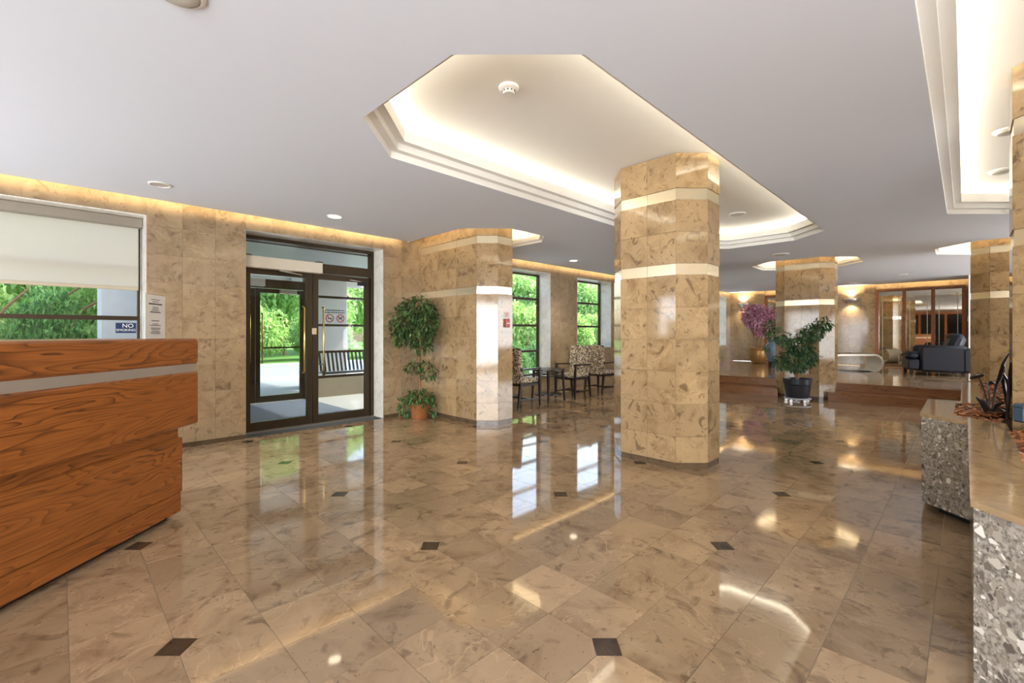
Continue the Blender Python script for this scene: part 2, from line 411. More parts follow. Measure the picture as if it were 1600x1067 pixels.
# ------------------------------------------------------------------ floor: marble tiles with small dark insets
T = .305; X0 = 1.553-1.22*4; Y0 = 1.016-1.22*6; LAT = 4
XMAX = 10.2
fl = MB().box(-3.5, -6.0, -.25, XMAX+.35, 6.08, -.003).build('floor', M['grout']); tag(fl, kind='structure')
G = .0011                                    # half a joint
c_ = .0707                                   # leg cut from a tile corner by an inset
def tile_poly(clip, wx=T, wy=T):
    x0, y0, x1, y1 = G, G, wx-G, wy-G
    P = []
    def corner(x, y, k, sx, sy):
        c2 = c_+G*1.6
        if clip == k:
            a = (x+sx*(c2-G), y); b = (x, y+sy*(c2-G)); return [b, a] if (sx*sy > 0) else [a, b]
        return [(x, y)]
    P += corner(x0, y0, 0, 1, 1); P += corner(x1, y0, 1, -1, 1); P += corner(x1, y1, 2, -1, -1); P += corner(x0, y1, 3, 1, -1)
    return P
tile_me = {}
def clip_of(i, j):
    a, b = i % LAT, j % LAT
    return {(0, 0): 0, (3, 0): 1, (3, 3): 2, (0, 3): 3}.get((a, b))
cells = []
for i in range(0, int((XMAX-X0)/T)+2):
    for j in range(0, int((6.08-Y0)/T)+2):
        x, y = X0+i*T, Y0+j*T
        if x < -3.5 or x+T > XMAX+.3 or y < -6.0 or y > 6.0: continue
        wy = min(T, 6.08-y)
        cx, cy = x+T/2, y+T/2; d = (cx+cy)/S2; r = (cx-cy)/S2
        vis = d > 1.35 and abs(r) < 1.13*d+.5
        hidden = (r < -2.35 and d < 3.1) or (y < -.35 and 2 < x < 7)
        cells.append(((0 if (vis and not hidden) else 1, d), x, y, wy, clip_of(i, j)))
cells.sort(key=lambda c: c[0])
rest = MB()
for n, (_, x, y, wy, cl) in enumerate(cells):
    if n < 300:
        key = (cl, wy)
        if key not in tile_me:
            tile_me[key] = MB().prism(tile_poly(cl, T, wy), -.012, 0)
            o = tile_me[key].build('tile', M['floor'], fl, (x, y, 0)); tile_me[key] = o
        else:
            o = tile_me[key].copy(); COL.objects.link(o); o.location = (x, y, 0)
    else:
        rest.prism([(p[0]+x, p[1]+y) for p in tile_poly(cl, T, wy)], -.012, 0)
rest.build('tile', M['floor'], fl, kind='stuff')
ins = None
for i in range(0, 12):
    for j in range(0, 12):
        x, y = X0+i*LAT*T, Y0+j*LAT*T
        if x < -3.4 or x > XMAX-.1 or y < -5.9 or y > 6.0: continue
        if ins is None: ins = MB().prism([(c_, 0), (0, c_), (-c_, 0), (0, -c_)], -.012, 0).build('inset_tile', M['inset'], fl, (x, y, 0))
        else: o = ins.copy(); COL.objects.link(o); o.location = (x, y, 0)

# ------------------------------------------------------------------ ceiling with coffers
ZC = 2.66
def octo(x0, y0, x1, y1, c):
    return [(x0+c, y0), (x1-c, y0), (x1, y0+c), (x1, y1-c), (x1-c, y1), (x0+c, y1), (x0, y1-c), (x0, y0+c)]
big1 = octo(1.40, 1.355, 7.86, 3.243, .475)
big2 = octo(1.40, -1.75, 7.86, .15, .475)
pk3 = octo(9.86, 1.40, 11.55, 3.18, .46)
pk4 = octo(9.86, -1.40, 11.5, .36, .46)
pk2 = [(3.80, 6.30), (3.80, 4.78), (4.28, 4.30), (4.95, 4.30), (5.25, 4.60), (5.25, 6.30)]
outer = [(-3.5, -6.0), (16.55, -6.0), (16.55, 5.77), (11.06, 5.77), (11.06, 6.0), (5.25, 6.0), (5.25, 4.60), (4.95, 4.30), (4.28, 4.30), (3.80, 4.78), (3.80, 6.0), (-3.5, 6.0)]
cb = MB(); vs, fs = tess([outer, big1[::-1], big2[::-1], pk3[::-1], pk4[::-1]], ZC, True); cb.add(vs, fs)
vs, fs = tess([outer, big1[::-1], big2[::-1], pk3[::-1], pk4[::-1]], ZC+.03, False); cb.add(vs, fs)
for i in range(len(outer)):
    if 5 <= i <= 9: continue
    a, b = outer[i], outer[(i+1) % len(outer)]
    cb.add([(a[0], a[1], ZC), (b[0], b[1], ZC), (b[0], b[1], ZC+.03), (a[0], a[1], ZC+.03)], [(0, 1, 2, 3)])
tag(cb.build('ceiling', M['ceil']), kind='structure')
tag(MB().box(-3.7, -6.2, 3.02, 17.1, 6.5, 3.15).build('ceiling_slab', M['white']), kind='structure').name = 'ceiling'
def ring(b, poly, prof, k=0):
    loops = [[(p[0], p[1], z) for p in inset(poly, d)] for d, z in prof]; n = len(poly)
    vs = [p for l in loops for p in l]; fs = []
    for j in range(len(loops)-1):
        for i in range(n): fs.append((j*n+i, (j+1)*n+i, (j+1)*n+(i+1) % n, j*n+(i+1) % n))
    b.add(vs, fs, k)
trim_n = [0]
def coffer(poly, top, s1=.055, w=.06, lip=.095, power=11, col=CREAM, skip=(), ccw=True, nlip=2, aim=1.1):
    trim_n[0] += 1
    if not ccw: poly = poly[::-1]
    b = MB(); z = ZC; d = 0; prof = [(0, z)]
    for q in range(nlip):
        z += s1; prof.append((d, z)); d += w; prof.append((d, z))
    z += lip; prof.append((d, z)); prof.append((d-.02, z)); prof.append((d-.02, z-.07)); prof.append((-.14, z-.07)); prof.append((-.14, top)) 
    ring(b, poly, prof)
    cp = inset(poly, -.14); vs, fs = tess([cp], top, True); b.add(vs, fs)
    o = b.build('trim_%d' % trim_n[0], M['cove']); tag(o, kind='structure')
    e = inset(poly, -.06); n = len(poly)
    for i in range(n):
        if i in skip: continue
        a, c = Vector((*e[i], z-.012)), Vector((*e[(i+1) % n], z-.012)); t = (c-a).normalized()
        nn = Vector((-t.y, t.x, 0))
        strip('cove_strip', a+t*.03, c-t*.03, (nn.x*aim, nn.y*aim, 1), .03, power, col)
coffer(big1, 2.93, power=3.8)
coffer(big2, 2.93, power=3.8)
PW = 2.5
coffer(pk3, 2.90, .045, .04, .06, PW, WARM, nlip=1)
coffer(pk4, 2.90, .045, .04, .06, PW, WARM, nlip=1)
coffer(pk2, 2.90, .045, .04, .06, PW, WARM, skip=(5,), nlip=1)

# ------------------------------------------------------------------ walls
YW = 6.08; YG = 6.41
def tiled_wall(name, plane, start, end, z0, z1, holes, thick, parent=None, other=None, mat=M['wall'], tw=.305, th=.30, at=YW, front=-1, stuff_from=1e9):
    """plane 'x': wall running along x at y=at; 'y': running along y at x=at. tiles stand proud of a core"""
    core = MB(); cuts = sorted({start, end, *[h for q in holes for h in q[:2]]}); cuts = [c for c in cuts if start <= c <= end]
    def put(b, a0, a1, d0, d1, zz0, zz1):
        lo, hi = sorted((at+front*d0, at+front*d1))
        if plane == 'x': b.box(a0, lo, zz0, a1, hi, zz1)
        else: b.box(lo, a0, zz0, hi, a1, zz1)
    for a0, a1 in zip(cuts, cuts[1:]):
        mid = (a0+a1)/2; hs = [h for h in holes if h[0] < mid < h[1]]
        if hs:
            h = hs[0]
            if h[2] > z0+.02: put(core, a0, a1, -.012, -thick, z0, h[2])
            put(core, a0, a1, -.012, -thick, h[3], 3.02)
        else: put(core, a0, a1, -.012, -thick, z0, 3.02)
    w = core.build(name, M['joint']); tag(w, kind='structure')
    cnt = 0; st = MB()
    zs = []; z = z0
    while z < z1-.01: zs.append((z, min(z+th, z1))); z += th
    for a0, a1 in zip(cuts, cuts[1:]):
        mid = (a0+a1)/2; hs = [h for h in holes if h[0] < mid < h[1]]
        zr = [(z0, hs[0][2]), (hs[0][3], z1)] if hs else [(z0, z1)]
        for lo, hi in zr:
            if hi-lo < .03: continue
            rows = []
            for (p, q) in zs:
                p2, q2 = max(p, lo), min(q, hi)
                if q2-p2 > .015: rows.append((p2, q2))
            n = max(1, round((a1-a0)/tw)); wd = (a1-a0)/n
            for p, q in rows:
                for i in range(n):
                    g = .0007; b = st if cnt > stuff_from else MB()
                    put(b, a0+i*wd+g, a0+(i+1)*wd-g, 0, -.014, p+g, q-g)
                    if b is not st: b.build('wall_tile', mat, w)
                    cnt += 1
    if st.v: st.build('wall_tile', mat, w, kind='stuff')
    return w
WIN = [(-2.6, .651, .37, 2.50), (5.84, 7.21, .37, 2.50), (8.12, 9.49, .92, 2.50)]
DOOR = (1.579, 3.391, 0, 2.50)
wf = tiled_wall('wall_front', 'x', -3.5, 11.0, 0, 2.95, WIN+[DOOR], .33, stuff_from=290)
LW = [(14.9, 16.35, .85, 2.52), (11.6, 13.4, .85, 2.52)]
wl = tiled_wall('wall_lounge', 'x', 11.0, 17.0, 0, 2.95, LW, .45, at=5.85, stuff_from=290)
# far wall of the raised lounge: stone, pilasters, oak framed mirrors
wfar = tiled_wall('wall_far', 'y', -6.0, 5.85, .315, 2.95, [(-.02, 1.83, .315, 2.53), (3.1, 4.73, .315, 2.53)], .3, at=16.7, stuff_from=290)
MB().box(16.705, -.3, .3, 16.9, 2.2, 2.7).box(16.705, 3.0, .3, 16.9, 5.0, 2.7).build('mirror_backing', M['joint'], wfar)
for (a, b_) in ((1.83, 2.08), (4.73, 5.03)):
    p = MB(); 
    for k in range(8):
        z0_, z1_ = .315+k*.3, min(.315+(k+1)*.3, 2.95)
        MB().box(16.62, a, z0_+.001, 16.698, b_, z1_-.001).build('pilaster_tile', M['column'], wfar)
tag(MB().box(-3.72, -6.2, 0, -3.5, 6.5, 3.02).build('wall_back', M['wall']), kind='structure')
tag(MB().box(-3.7, -6.25, 0, 17.1, -6.0, 3.02).build('wall_right', M['wall']), kind='structure')
# return wall beside the mirrors with a thermostat
ret = MB().box(15.4, -.35, .315, 16.69, -.06, 3.0).build('wall_return', M['white']); tag(ret, kind='structure')
# baseboard strip under the stone
tag(MB().box(.655, YW-.012, 0, DOOR[0]-.004, YW-.001, .05).box(DOOR[1]+.004, YW-.012, 0, 3.85, YW-.001, .05).build('baseboard_front', M['base']), kind='structure')
# wall washer lamps in the slot between ceiling and front wall
strip('wall_washer', (-3.3, 5.93, 2.80), (3.6, 5.93, 2.80), (0, 1, -.55), .05, 3.0, WARM)
strip('wall_washer', (5.4, 5.93, 2.80), (10.9, 5.93, 2.80), (0, 1, -.55), .05, 3.0, WARM)
strip('wall_washer', (11.2, 5.70, 2.80), (16.5, 5.70, 2.80), (0, 1, -.55), .05, 3.0, WARM)
strip('wall_washer', (16.48, -.1, 2.80), (16.48, 5.7, 2.80), (1, 0, -.55), .05, 3.0, WARM)

# ------------------------------------------------------------------ stone columns
def column(x0, y0, label, wx=.70, wy=1.0, ztop=2.88, rows_faces=None, c=.21, bands=True, zbase=0.0, ymax=None):
    t = thing('stone_column', (x0+wx/2, y0+wy/2, 0), label, 'column')
    O = [(-wx/2+c, -wy/2), (wx/2-c, -wy/2), (wx/2, -wy/2+c), (wx/2, wy/2-c), (wx/2-c, wy/2), (-wx/2+c, wy/2), (-wx/2, wy/2-c), (-wx/2, -wy/2+c)]
    I = inset(O, .016); Rc = inset(O, .007); Ic = inset(O, .03)
    MB().prism(inset(O, .0155), zbase, ztop-.01).build('core', M['joint'], t)
    MB().prism(Rc, zbase, zbase+.055).build('base', M['base'], t)
    if bands: levels = [(zbase+.06, .30), (.30, .60), (.60, .90), (.90, 1.20), (1.20, 1.50), (1.50, 1.80), ('b', 1.80, 1.905), (1.905, 2.20), (2.20, 2.495), ('b', 2.495, 2.60), (2.60, ztop)]
    for L in levels:
        bnd = L[0] == 'b'; z0_, z1_ = L[-2:]
        if z1_-z0_ < .02: continue
        A_, B_ = (Rc, Ic) if bnd else (O, I)
        for i in range(8):
            a0, a1 = Vector(A_[i]), Vector(A_[(i+1) % 8]); b0, b1 = Vector(B_[i]), Vector(B_[(i+1) % 8])
            L_ = (a1-a0).length; n = max(1, round(L_/.31)); g = .0011/L_; gz = .0011
            for k in range(n):
                s0, s1 = k/n+g, (k+1)/n-g
                q = [a0.lerp(a1, s0), a0.lerp(a1, s1), b0.lerp(b1, s1), b0.lerp(b1, s0)]
                MB().prism(q, z0_+gz, z1_-gz).build('band_panel' if bnd else 'stone_panel', M['champagne'] if bnd else M['column'], t)
    return t
col1 = column(4.03, 1.68, 'free-standing octagonal marble column in the middle of the lobby', ztop=2.925)
col3 = column(10.15, 1.74, 'octagonal marble column at the lounge steps behind the black plant pot')
col4 = column(10.15, -1.06, 'octagonal marble column beyond the far end of the granite planter')
col5 = column(4.03, -1.21, 'octagonal marble column standing in the planter at right edge', ztop=2.925)
# column joined to the front wall
def half_column():
    x0, x1, y0, y1, c = 4.05, 4.75, 4.53, 6.09, .21
    t = thing('stone_column', ((x0+x1)/2, y0+.3, 0), 'octagonal marble column joined to the window wall, beside the potted ficus', 'column')
    cx, cy = t.location.x, t.location.y
    O = [(x0+c, y0), (x1-c, y0), (x1, y0+c), (x1, y1), (x0, y1), (x0, y0+c)]; O = [(a-cx, b-cy) for a, b in O]
    I = inset(O, .016); Rc = inset(O, .007); Ic = inset(O, .03)
    MB().prism(inset(O, .0155), 0, 2.88).build('core', M['joint'], t)
    MB().prism(Rc, 0, .055).build('base', M['base'], t)
    for L in [(.06, .30), (.30, .60), (.60, .90), (.90, 1.20), (1.20, 1.50), (1.50, 1.80), ('b', 1.80, 1.905), (1.905, 2.20), (2.20, 2.495), ('b', 2.495, 2.60), (2.60, 2.885)]:
        bnd = L[0] == 'b'; z0_, z1_ = L[-2:]; A_, B_ = (Rc, Ic) if bnd else (O, I)
        for i in (0, 1, 2, 4, 5):
            if i == 3: continue
            a0, a1 = Vector(A_[i]), Vector(A_[(i+1) % 6]); b0, b1 = Vector(B_[i]), Vector(B_[(i+1) % 6])
            L_ = (a1-a0).length; n = max(1, round(L_/.31)); g = .0011/L_
            if i == 4: n = max(1, round(L_/.44))
            for k in range(n):
                s0, s1 = k/n+g, (k+1)/n-g
                MB().prism([a0.lerp(a1, s0), a0.lerp(a1, s1), b0.lerp(b1, s1), b0.lerp(b1, s0)], z0_+.0011, z1_-.0011).build('band_panel' if bnd else 'stone_panel', M['champagne'] if bnd else M['column'], t)
    return t
half_column()

# ------------------------------------------------------------------ windows
def window(n, x0, x1, z0, z1, yg, yf, mull=(), reveal=True):
    w = MB(); f = .045
    w.box(x0, yg-.03, z0, x0+f, yg+.03, z1).box(x1-f, yg-.03, z0, x1, yg+.03, z1).box(x0+f, yg-.03, z0, x1-f, yg+.03, z0+f).box(x0+f, yg-.03, z1-f, x1-f, yg+.03, z1)
    o = w.build('window_%d' % n, M['bronze']); tag(o, kind='structure')
    zs = [z for z in (.89, 1.42, 1.97) if z0+.1 < z < z1-.1]
    for z in zs: MB().box(x0+f, yg-.035, z-.022, x1-f, yg+.035, z+.022).build('glazing_bar', M['bronze'], o)
    for x in mull: MB().box(x-.02, yg-.03, z0+f, x+.02, yg+.03, z1-f).build('mullion', M['bronze'], o)
    lv = [z0+f]+zs+[z1-f]; xv = [x0+f]+list(mull)+[x1-f]
    for a, b in zip(lv, lv[1:]):
        for c, d in zip(xv, xv[1:]):
            MB().box(c, yg-.004, a, d, yg+.004, b).build('pane', M['glass'], o)
    # stone reveal round the opening
    r = .012
    for nm, q in (('sill', (x0, yf+.002, z0, x1, yg-.03, z0+r)), ('reveal', (x0, yf+.002, z0+r, x0+r, yg-.03, z1)), ('reveal', (x1-r, yf+.002, z0+r, x1, yg-.03, z1)), ('soffit', (x0+r, yf+.002, z1-r, x1-r, yg-.03, z1))):
        MB().box(*q).build(nm, M['reveal'], o)
    return o
window(1, *WIN[0], YG, YW, mull=(-1.0,))
window(2, *WIN[1], YG, YW)
window(3, *WIN[2], YG, YW)
window(4, *LW[0], 6.2, 5.85)
window(5, *LW[1], 6.2, 5.85)

# roller blind in the first window
bl = thing('roller_blind', (-.97, 6.34, 1.72), 'cream roller blind half lowered over the window behind the reception desk', 'blind')
MB().box(-1.6, -.001, .03, 1.58, .001, .70).build('blind_fabric', M['blind'], bl)
MB().box(-1.6, -.012, 0, 1.58, .012, .035, bev=.004).build('bottom_rail', plain('blind_rail', lin(190, 176, 150), .5), bl)
MB().box(-1.62, -.1, .67, 1.605, .02, .765, bev=.004).build('cassette', plain('blind_cassette', lin(150, 142, 130), .4, .3), bl)
MB().tube([(1.597, -.02, .67), (1.597, -.02, -.65)], .003, 6).tube([(1.612, -.03, .67), (1.612, -.03, -.65)], .003, 6).build('pull_chain', M['steel'], bl)

# ------------------------------------------------------------------ entrance doors (inner and outer)
def leaf(door, x0, x1, z1, y, hx, hand):
    s = .075
    l = MB().box(x0, y-.022, .01, x0+s, y+.022, z1).box(x1-s, y-.022, .01, x1, y+.022, z1).box(x0+s, y-.022, z1-s, x1-s, y+.022, z1).box(x0+s, y-.022, .01, x1-s, y+.022, .12).build('door_leaf', M['bronze'], door)
    MB().box(x0+s, y-.004, .12, x1-s, y+.004, z1-s).build('pane', M['glass'], l)
    if hand:
        z0_, z1_ = .72, 1.62; yy = y-.075
        MB().tube([(hx, y-.02, z0_), (hx, yy+.02, z0_), (hx, yy, z0_+.02), (hx, yy, z1_-.02), (hx, yy+.02, z1_), (hx, y-.02, z1_)], .0125, 10).build('handle', M['brass'], l, smooth=50)
    return l
d1 = MB(); x0, x1 = DOOR[0]+.003, DOOR[1]-.003; zt = 2.10
d1.box(x0, YG-.05, 0, x0+.05, YG+.05, 2.495).box(x1-.05, YG-.05, 0, x1, YG+.05, 2.495).box(x0+.05, YG-.05, zt, x1-.05, YG+.05, zt+.13).box(x0+.05, YG-.05, 2.45, x1-.05, YG+.05, 2.495)
door1 = d1.build('door_1', M['bronze']); tag(door1, kind='structure')
xm = (x0+x1)/2
leaf(door1, x0+.055, xm-.004, zt-.01, YG, xm-.13, True)
leaf(door1, xm+.004, x1-.055, zt-.01, YG, xm+.13, True)
MB().box(x0+.05, YG-.004, zt+.13, x1-.05, YG+.004, 2.45).build('transom_pane', M['glass'], door1)
MB().box(x0+.05, YG-.04, 2.415, x1-.05, YG-.02, 2.43).build('transom_bar', M['bronze'], door1)
MB().box(x0, YG-.1, 0, x1, YG+.06, .012).build('threshold', M['steel'], door1)
MB().box(xm-.012, YG-.035, 1.24, xm+.05, YG-.023, 1.33, bev=.003).build('lock_plate', M['champagne'], door1)
for nm, q in (('reveal', (DOOR[0], YW+.002, 0, DOOR[0]+.002, YG-.05, 2.5)), ('reveal', (DOOR[1]-.002, YW+.002, 0, DOOR[1]-.0005, YG-.05, 2.5)), ('soffit', (DOOR[0]+.002, YW+.002, 2.496, DOOR[1]-.002, YG-.05, 2.4995))):
    MB().box(*q).build(nm, M['reveal'], door1)
op = thing('door_opener', (1.60, YG-.05, 2.08), 'cream box-shaped automatic door opener above the left inner door leaf', 'door opener')
MB().box(0, -.11, 0, .97, 0, .145, bev=.006).build('cover', M['opener'], op)
MB().bar((.62, -.05, 0), (.40, -.16, -.02), .025, .01).bar((.40, -.16, -.02), (.72, -.02, -.035), .025, .01).build('arm', M['steel'], op)
cl = thing('door_closer', (3.2, YG-.03, 1.985), 'small dark door closer at the top hinge corner of right inner leaf', 'door closer')
MB().box(-.07, -.05, -.02, .07, 0, .035, bev=.004).build('body', M['black'], cl)
MB().bar((-.02, -.03, .035), (-.2, -.045, .05), .02, .006).build('arm', M['steel'], cl)
# vestibule
YV = 9.0; XR = 4.95
tag(MB().box(1.2, YG+.02, -.1, XR, YV+.1, -.001).build('vestibule_floor', M['paving']), kind='structure').name = 'floor_vestibule'
tag(MB().box(1.62, 6.6, 0, 3.36, 8.85, .009, bev=.003).build('entrance_mat', M['mat']), 'blue-grey entrance mat between the inner and outer glass doors', 'mat')
vc = MB().box(1.2, YG+.06, 2.56, XR, YV+.5, 2.66).build('ceiling_vestibule', M['white']); tag(vc, kind='structure')
y = YG+.08
while y < YV+.4:
    MB().box(1.25, y, 2.535, XR-.05, y+.075, 2.56).build('soffit_slat', M['slat'], vc); y += .09
for x in (2.15, 3.3): MB().lathe([(.07, -.012), (.07, 0)], 20, (x, 8.2), z=2.535).build('vent_disc', M['black'], vc)
vw = MB().box(1.2, YG+.06, 0, 1.3, YV, 2.56).box(XR-.1, YG+.06, 0, XR, YV, .37).box(3.45, YV-.06, 0, XR, YV+.1, .37).build('wall_vestibule', M['concrete_dark']); tag(vw, kind='structure')
d2 = MB(); a0, a1 = 1.58, 3.39
d2.box(a0, YV-.05, 0, a0+.06, YV+.05, 2.56).box(a1-.06, YV-.05, 0, a1, YV+.05, 2.56).box(a0+.06, YV-.05, 2.08, a1-.06, YV+.05, 2.24)
door2 = d2.build('door_2', M['bronze']); tag(door2, kind='structure')
xm2 = (a0+a1)/2
leaf(door2, a0+.06, xm2-.004, 2.07, YV, xm2-.1, True); leaf(door2, xm2+.004, a1-.06, 2.07, YV, xm2+.1, True)
MB().box(a0+.06, YV-.004, 2.24, a1-.06, YV+.004, 2.56).build('transom_pane', M['glass'], door2)
MB().box(xm2+.1, YV-.045, .98, a1-.06, YV-.03, 1.01).build('push_bar', M['bronze'], door2)
op2 = thing('door_opener', (1.66, YV-.06, 2.10), 'white door opener box over the outer vestibule door', 'door opener')
MB().box(0, -.1, 0, .95, 0, .13, bev=.006).build('cover', M['white'], op2)
cl2 = thing('door_closer', (3.03, YV-.06, 2.02), 'silver door closer on the outer right-hand door leaf', 'door closer')
MB().box(-.16, -.06, -.03, .14, 0, .04, bev=.006).build('body', M['steel'], cl2); MB().bar((-.1, -.04, -.03), (.1, -.1, -.045), .02, .008).build('arm', M['steel'], cl2)
# vestibule side lights
sw = MB(); b0, b1 = 3.45, XR
sw.box(b0, YV-.03, .37, b0+.05, YV+.03, 2.56).box(b1-.05, YV-.03, .37, b1, YV+.03, 2.56).box(b0+.05, YV-.03, .37, b1-.05, YV+.03, .42).box(b0+.05, YV-.03, 2.5, b1-.05, YV+.03, 2.56)
w6 = sw.build('window_6', M['bronze']); tag(w6, kind='structure')
lv = [.42, .89, 1.42, 1.98, 2.5]
for z in lv[1:-1]: MB().box(b0+.05, YV-.035, z-.022, b1-.05, YV+.035, z+.022).build('glazing_bar', M['bronze'], w6)
for a, b in zip(lv, lv[1:]): MB().box(b0+.05, YV-.004, a+.02, b1-.05, YV+.004, b-.02).build('pane', M['glass'], w6)
sg = MB().box(XR-.05, YG+.3, .37, XR-.04, YV-.03, 2.56).build('window_7', M['glass']); tag(sg, kind='structure')

# stickers on the vestibule glass
def text_mesh(txt, size, mat, name, parent, mtx, ext=.0005, align='CENTER'):
    c = bpy.data.curves.new(name, 'FONT'); c.body = txt; c.size = size; c.extrude = ext; c.align_x = align; c.align_y = 'CENTER'; c.space_line = .85
    o = bpy.data.objects.new('tmp', c); COL.objects.link(o)
    dg = bpy.context.evaluated_depsgraph_get(); me = bpy.data.meshes.new_from_object(o.evaluated_get(dg))
    bpy.data.objects.remove(o); me.materials.clear(); me.materials.append(mat)
    r = bpy.data.objects.new(name, me); COL.objects.link(r); r.parent = parent; r.matrix_local = mtx
    return r
FRONT = Matrix.Rotation(PI/2, 4, 'X')     # text standing up, facing -Y
st = thing('glass_sticker', (3.93, YV-.012, 1.56), 'prohibition sticker with two red rings under two lines of small print, on vestibule glass', 'sticker')
def torus_ring(b, cx, cz, R, r, y, n=24):
    vs = []; fs = []
    for i in range(n):
        a = 2*PI*i/n
        for q in (R-r, R+r):
            for yy in (y, y-.002): vs.append((cx+q*math.cos(a), yy, cz+q*math.sin(a)))
    for i in range(n):
        j = (i+1) % n; fs += [(4*i+1, 4*j+1, 4*j+3, 4*i+3), (4*i, 4*i+2, 4*j+2, 4*j), (4*i+2, 4*i+3, 4*j+3, 4*j+2), (4*i, 4*j, 4*j+1, 4*i+1)]
    b.add(vs, fs)
for cx in (-.1, .12):
    b = MB(); torus_ring(b, cx, .0, .075, .009, 0); b.bar((cx-.05, -.001, .05), (cx+.05, -.001, -.05), .003, .014); b.build('red_ring', M['red'], st)
MB().box(-.14, -.003, -.012, -.06, -.001, .006).box(-.055, -.003, -.012, -.045, -.001, .006).build('cigarette', M['ink'], st)
MB().box(.085, -.003, -.01, .15, -.001, .02).box(.085, -.003, -.04, .095, -.001, -.01).box(.14, -.003, -.04, .15, -.001, -.01).box(.14, -.003, .02, .17, -.001, .04).box(.075, -.003, .02, .083, -.001, .045).build('dog', M['ink'], st)
b = MB()
random.seed(5)
for row in range(2):
    x = -.2
    while x < .2:
        w_ = random.uniform(.02, .05); b.box(x, -.002, .15-row*.045, min(x+w_, .21), 0, .172-row*.045); x += w_+.01
b.build('small_print', M['ink'], st)
# NO SMOKING sticker on window 1
ns = thing('no_smoking_sign', (.512, YG-.012, 1.315), 'small blue sign with white NO SMOKING lettering on the window glass', 'sign')
MB().box(-.085, -.002, -.055, .085, 0, .055).build('plate', M['blue'], ns)
text_mesh('NO', .06, M['white'], 'lettering', ns, Matrix.Translation((.015, -.003, .022))@FRONT)
text_mesh('SMOKING', .036, M['white'], 'lettering', ns, Matrix.Translation((0, -.003, -.024))@FRONT)

# ------------------------------------------------------------------ raised lounge with oak steps
XS1, XS2, ZP = 10.20, 10.55, .315
pf = thing('raised_platform', (XS1, 3.0, 0), 'raised lounge platform with two oak steps and pale stone floor behind the columns', 'platform')
px, py = XS1, 3.0
def pl_box(b, x0, y0, z0, x1, y1, z1, **k): return b.box(x0-px, y0-py, z0, x1-px, y1-py, z1, **k)
pc = MB(); pl_box(pc, 10.86, -5.99, 0, 16.69, 5.83, ZP-.02)
for q0, q1 in ((-5.99, -1.07), (-.05, 1.73), (2.75, 5.83)): pl_box(pc, XS2+.02, q0, 0, 10.86, q1, ZP-.02)
pc.build('platform_core', M['joint'], pf)
for (s0, s1) in ((2.66, 6.07), (-.14, 1.82)):
    pl_box(MB(), XS1, s0, 0, XS1+.025, s1, ZP/2-.022).build('riser', M['oak_y'], pf)
    pl_box(MB(), XS1-.015, s0, ZP/2-.022, XS2+.01, s1, ZP/2, bev=.004).build('tread', M['oak_y'], pf)
    pl_box(MB(), XS2, s0, ZP/2, XS2+.02, s1, ZP-.02).build('riser', M['oak_y'], pf)
    pl_box(MB(), XS2-.015, s0, ZP-.022, XS2+.06, s1, ZP+.001, bev=.004).build('nosing', M['oak_y'], pf)
b = MB(); cnt = 0; tp = None
for i in range(20):
    for j in range(36):
        x, y = XS2+.06+i*.305, -4.9+j*.305
        if x+.3 > 16.7 or y+.3 > 5.83: continue
        if -1.3 < y < 5.9 and i < 12 and y > -.8:
            if tp is None: tp = MB().box(.001, .001, -.012, .304, .304, 0).build('stone_tile', M['floor'], pf, (x-px, y-py, ZP))
            else: o = tp.copy(); COL.objects.link(o); o.location = (x-px, y-py, ZP)
        else: pl_box(b, x+.001, y+.001, ZP-.012, x+.304, y+.304, ZP)
b.build('stone_tile', M['floor'], pf, kind='stuff')

# oak framed mirror walls
def mirror_frame(y0, y1, n, label):
    t = thing('mirror_screen', (16.70, y0, ZP), label, 'mirror')
    w = y1-y0; s = .08; h = 2.53-ZP; pw = (w-s)/n
    MB().box(-.05, 0, h-.09, 0, w, h).build('rail', M['oak_y'], t); MB().box(-.05, 0, 0, 0, w, .06).build('rail', M['oak_y'], t)
    for k in range(n+1):
        a = k*pw if k < n else w-s
        MB().box(-.06, a, .06, 0, a+s, h-.09).build('stile', M['oak_z'], t)
    for k in range(n):
        a, b_ = k*pw+s, (k+1)*pw
        m_ = MB().box(-.02, a, .06, -.01, b_, h-.09).build('mirror_panel', M['mirror'], t)
        e = MB(); q = .07
        e.box(-.0225, a+q, .06, -.0205, a+q+.014, h-.09-.16).box(-.0225, b_-q-.014, .06, -.0205, b_-q, h-.09-.16)
        e.box(-.0225, a+q+.08, h-.09-.09, -.0205, b_-q-.08, h-.09-.076)
        for sgn, e0 in ((1, a+q), (-1, b_-q)):
            for zz in range(6):
                ang = zz/6*PI/2; 
                e.box(-.0225, min(e0+sgn*(.08-.08*math.cos(ang)), e0+sgn*(.08-.08*math.cos(ang))+sgn*.014), h-.25+.07*math.sin(ang), -.0205, max(e0+sgn*(.08-.08*math.cos(ang)), e0+sgn*(.08-.08*math.cos(ang))+sgn*.014), h-.25+.07*math.sin(ang)+.02)
        e.build('etched_line', M['etched'], m_)
mirror_frame(-.02, 1.83, 3, 'oak-framed three-panel mirror behind the navy armchair')
mirror_frame(3.1, 4.73, 3, 'oak-framed mirror behind the gold pot with the pink tree')
# glazed doors at the rear of the lobby, seen only in the mirrors
d3 = MB()
for k in range(5): d3.box(-3.49, -.4+k*1.15, 0, -3.42, -.3+k*1.15, 2.4)
d3.box(-3.49, -.4, 2.4, -3.42, 4.3, 2.52)
dd = d3.build('door_3', M['oak_z']); tag(dd, kind='structure')
MB().box(-3.495, -.35, 0, -3.47, 4.25, 2.4).build('dark_pane', plain('dark_glass', (.01, .01, .012), .05), dd)

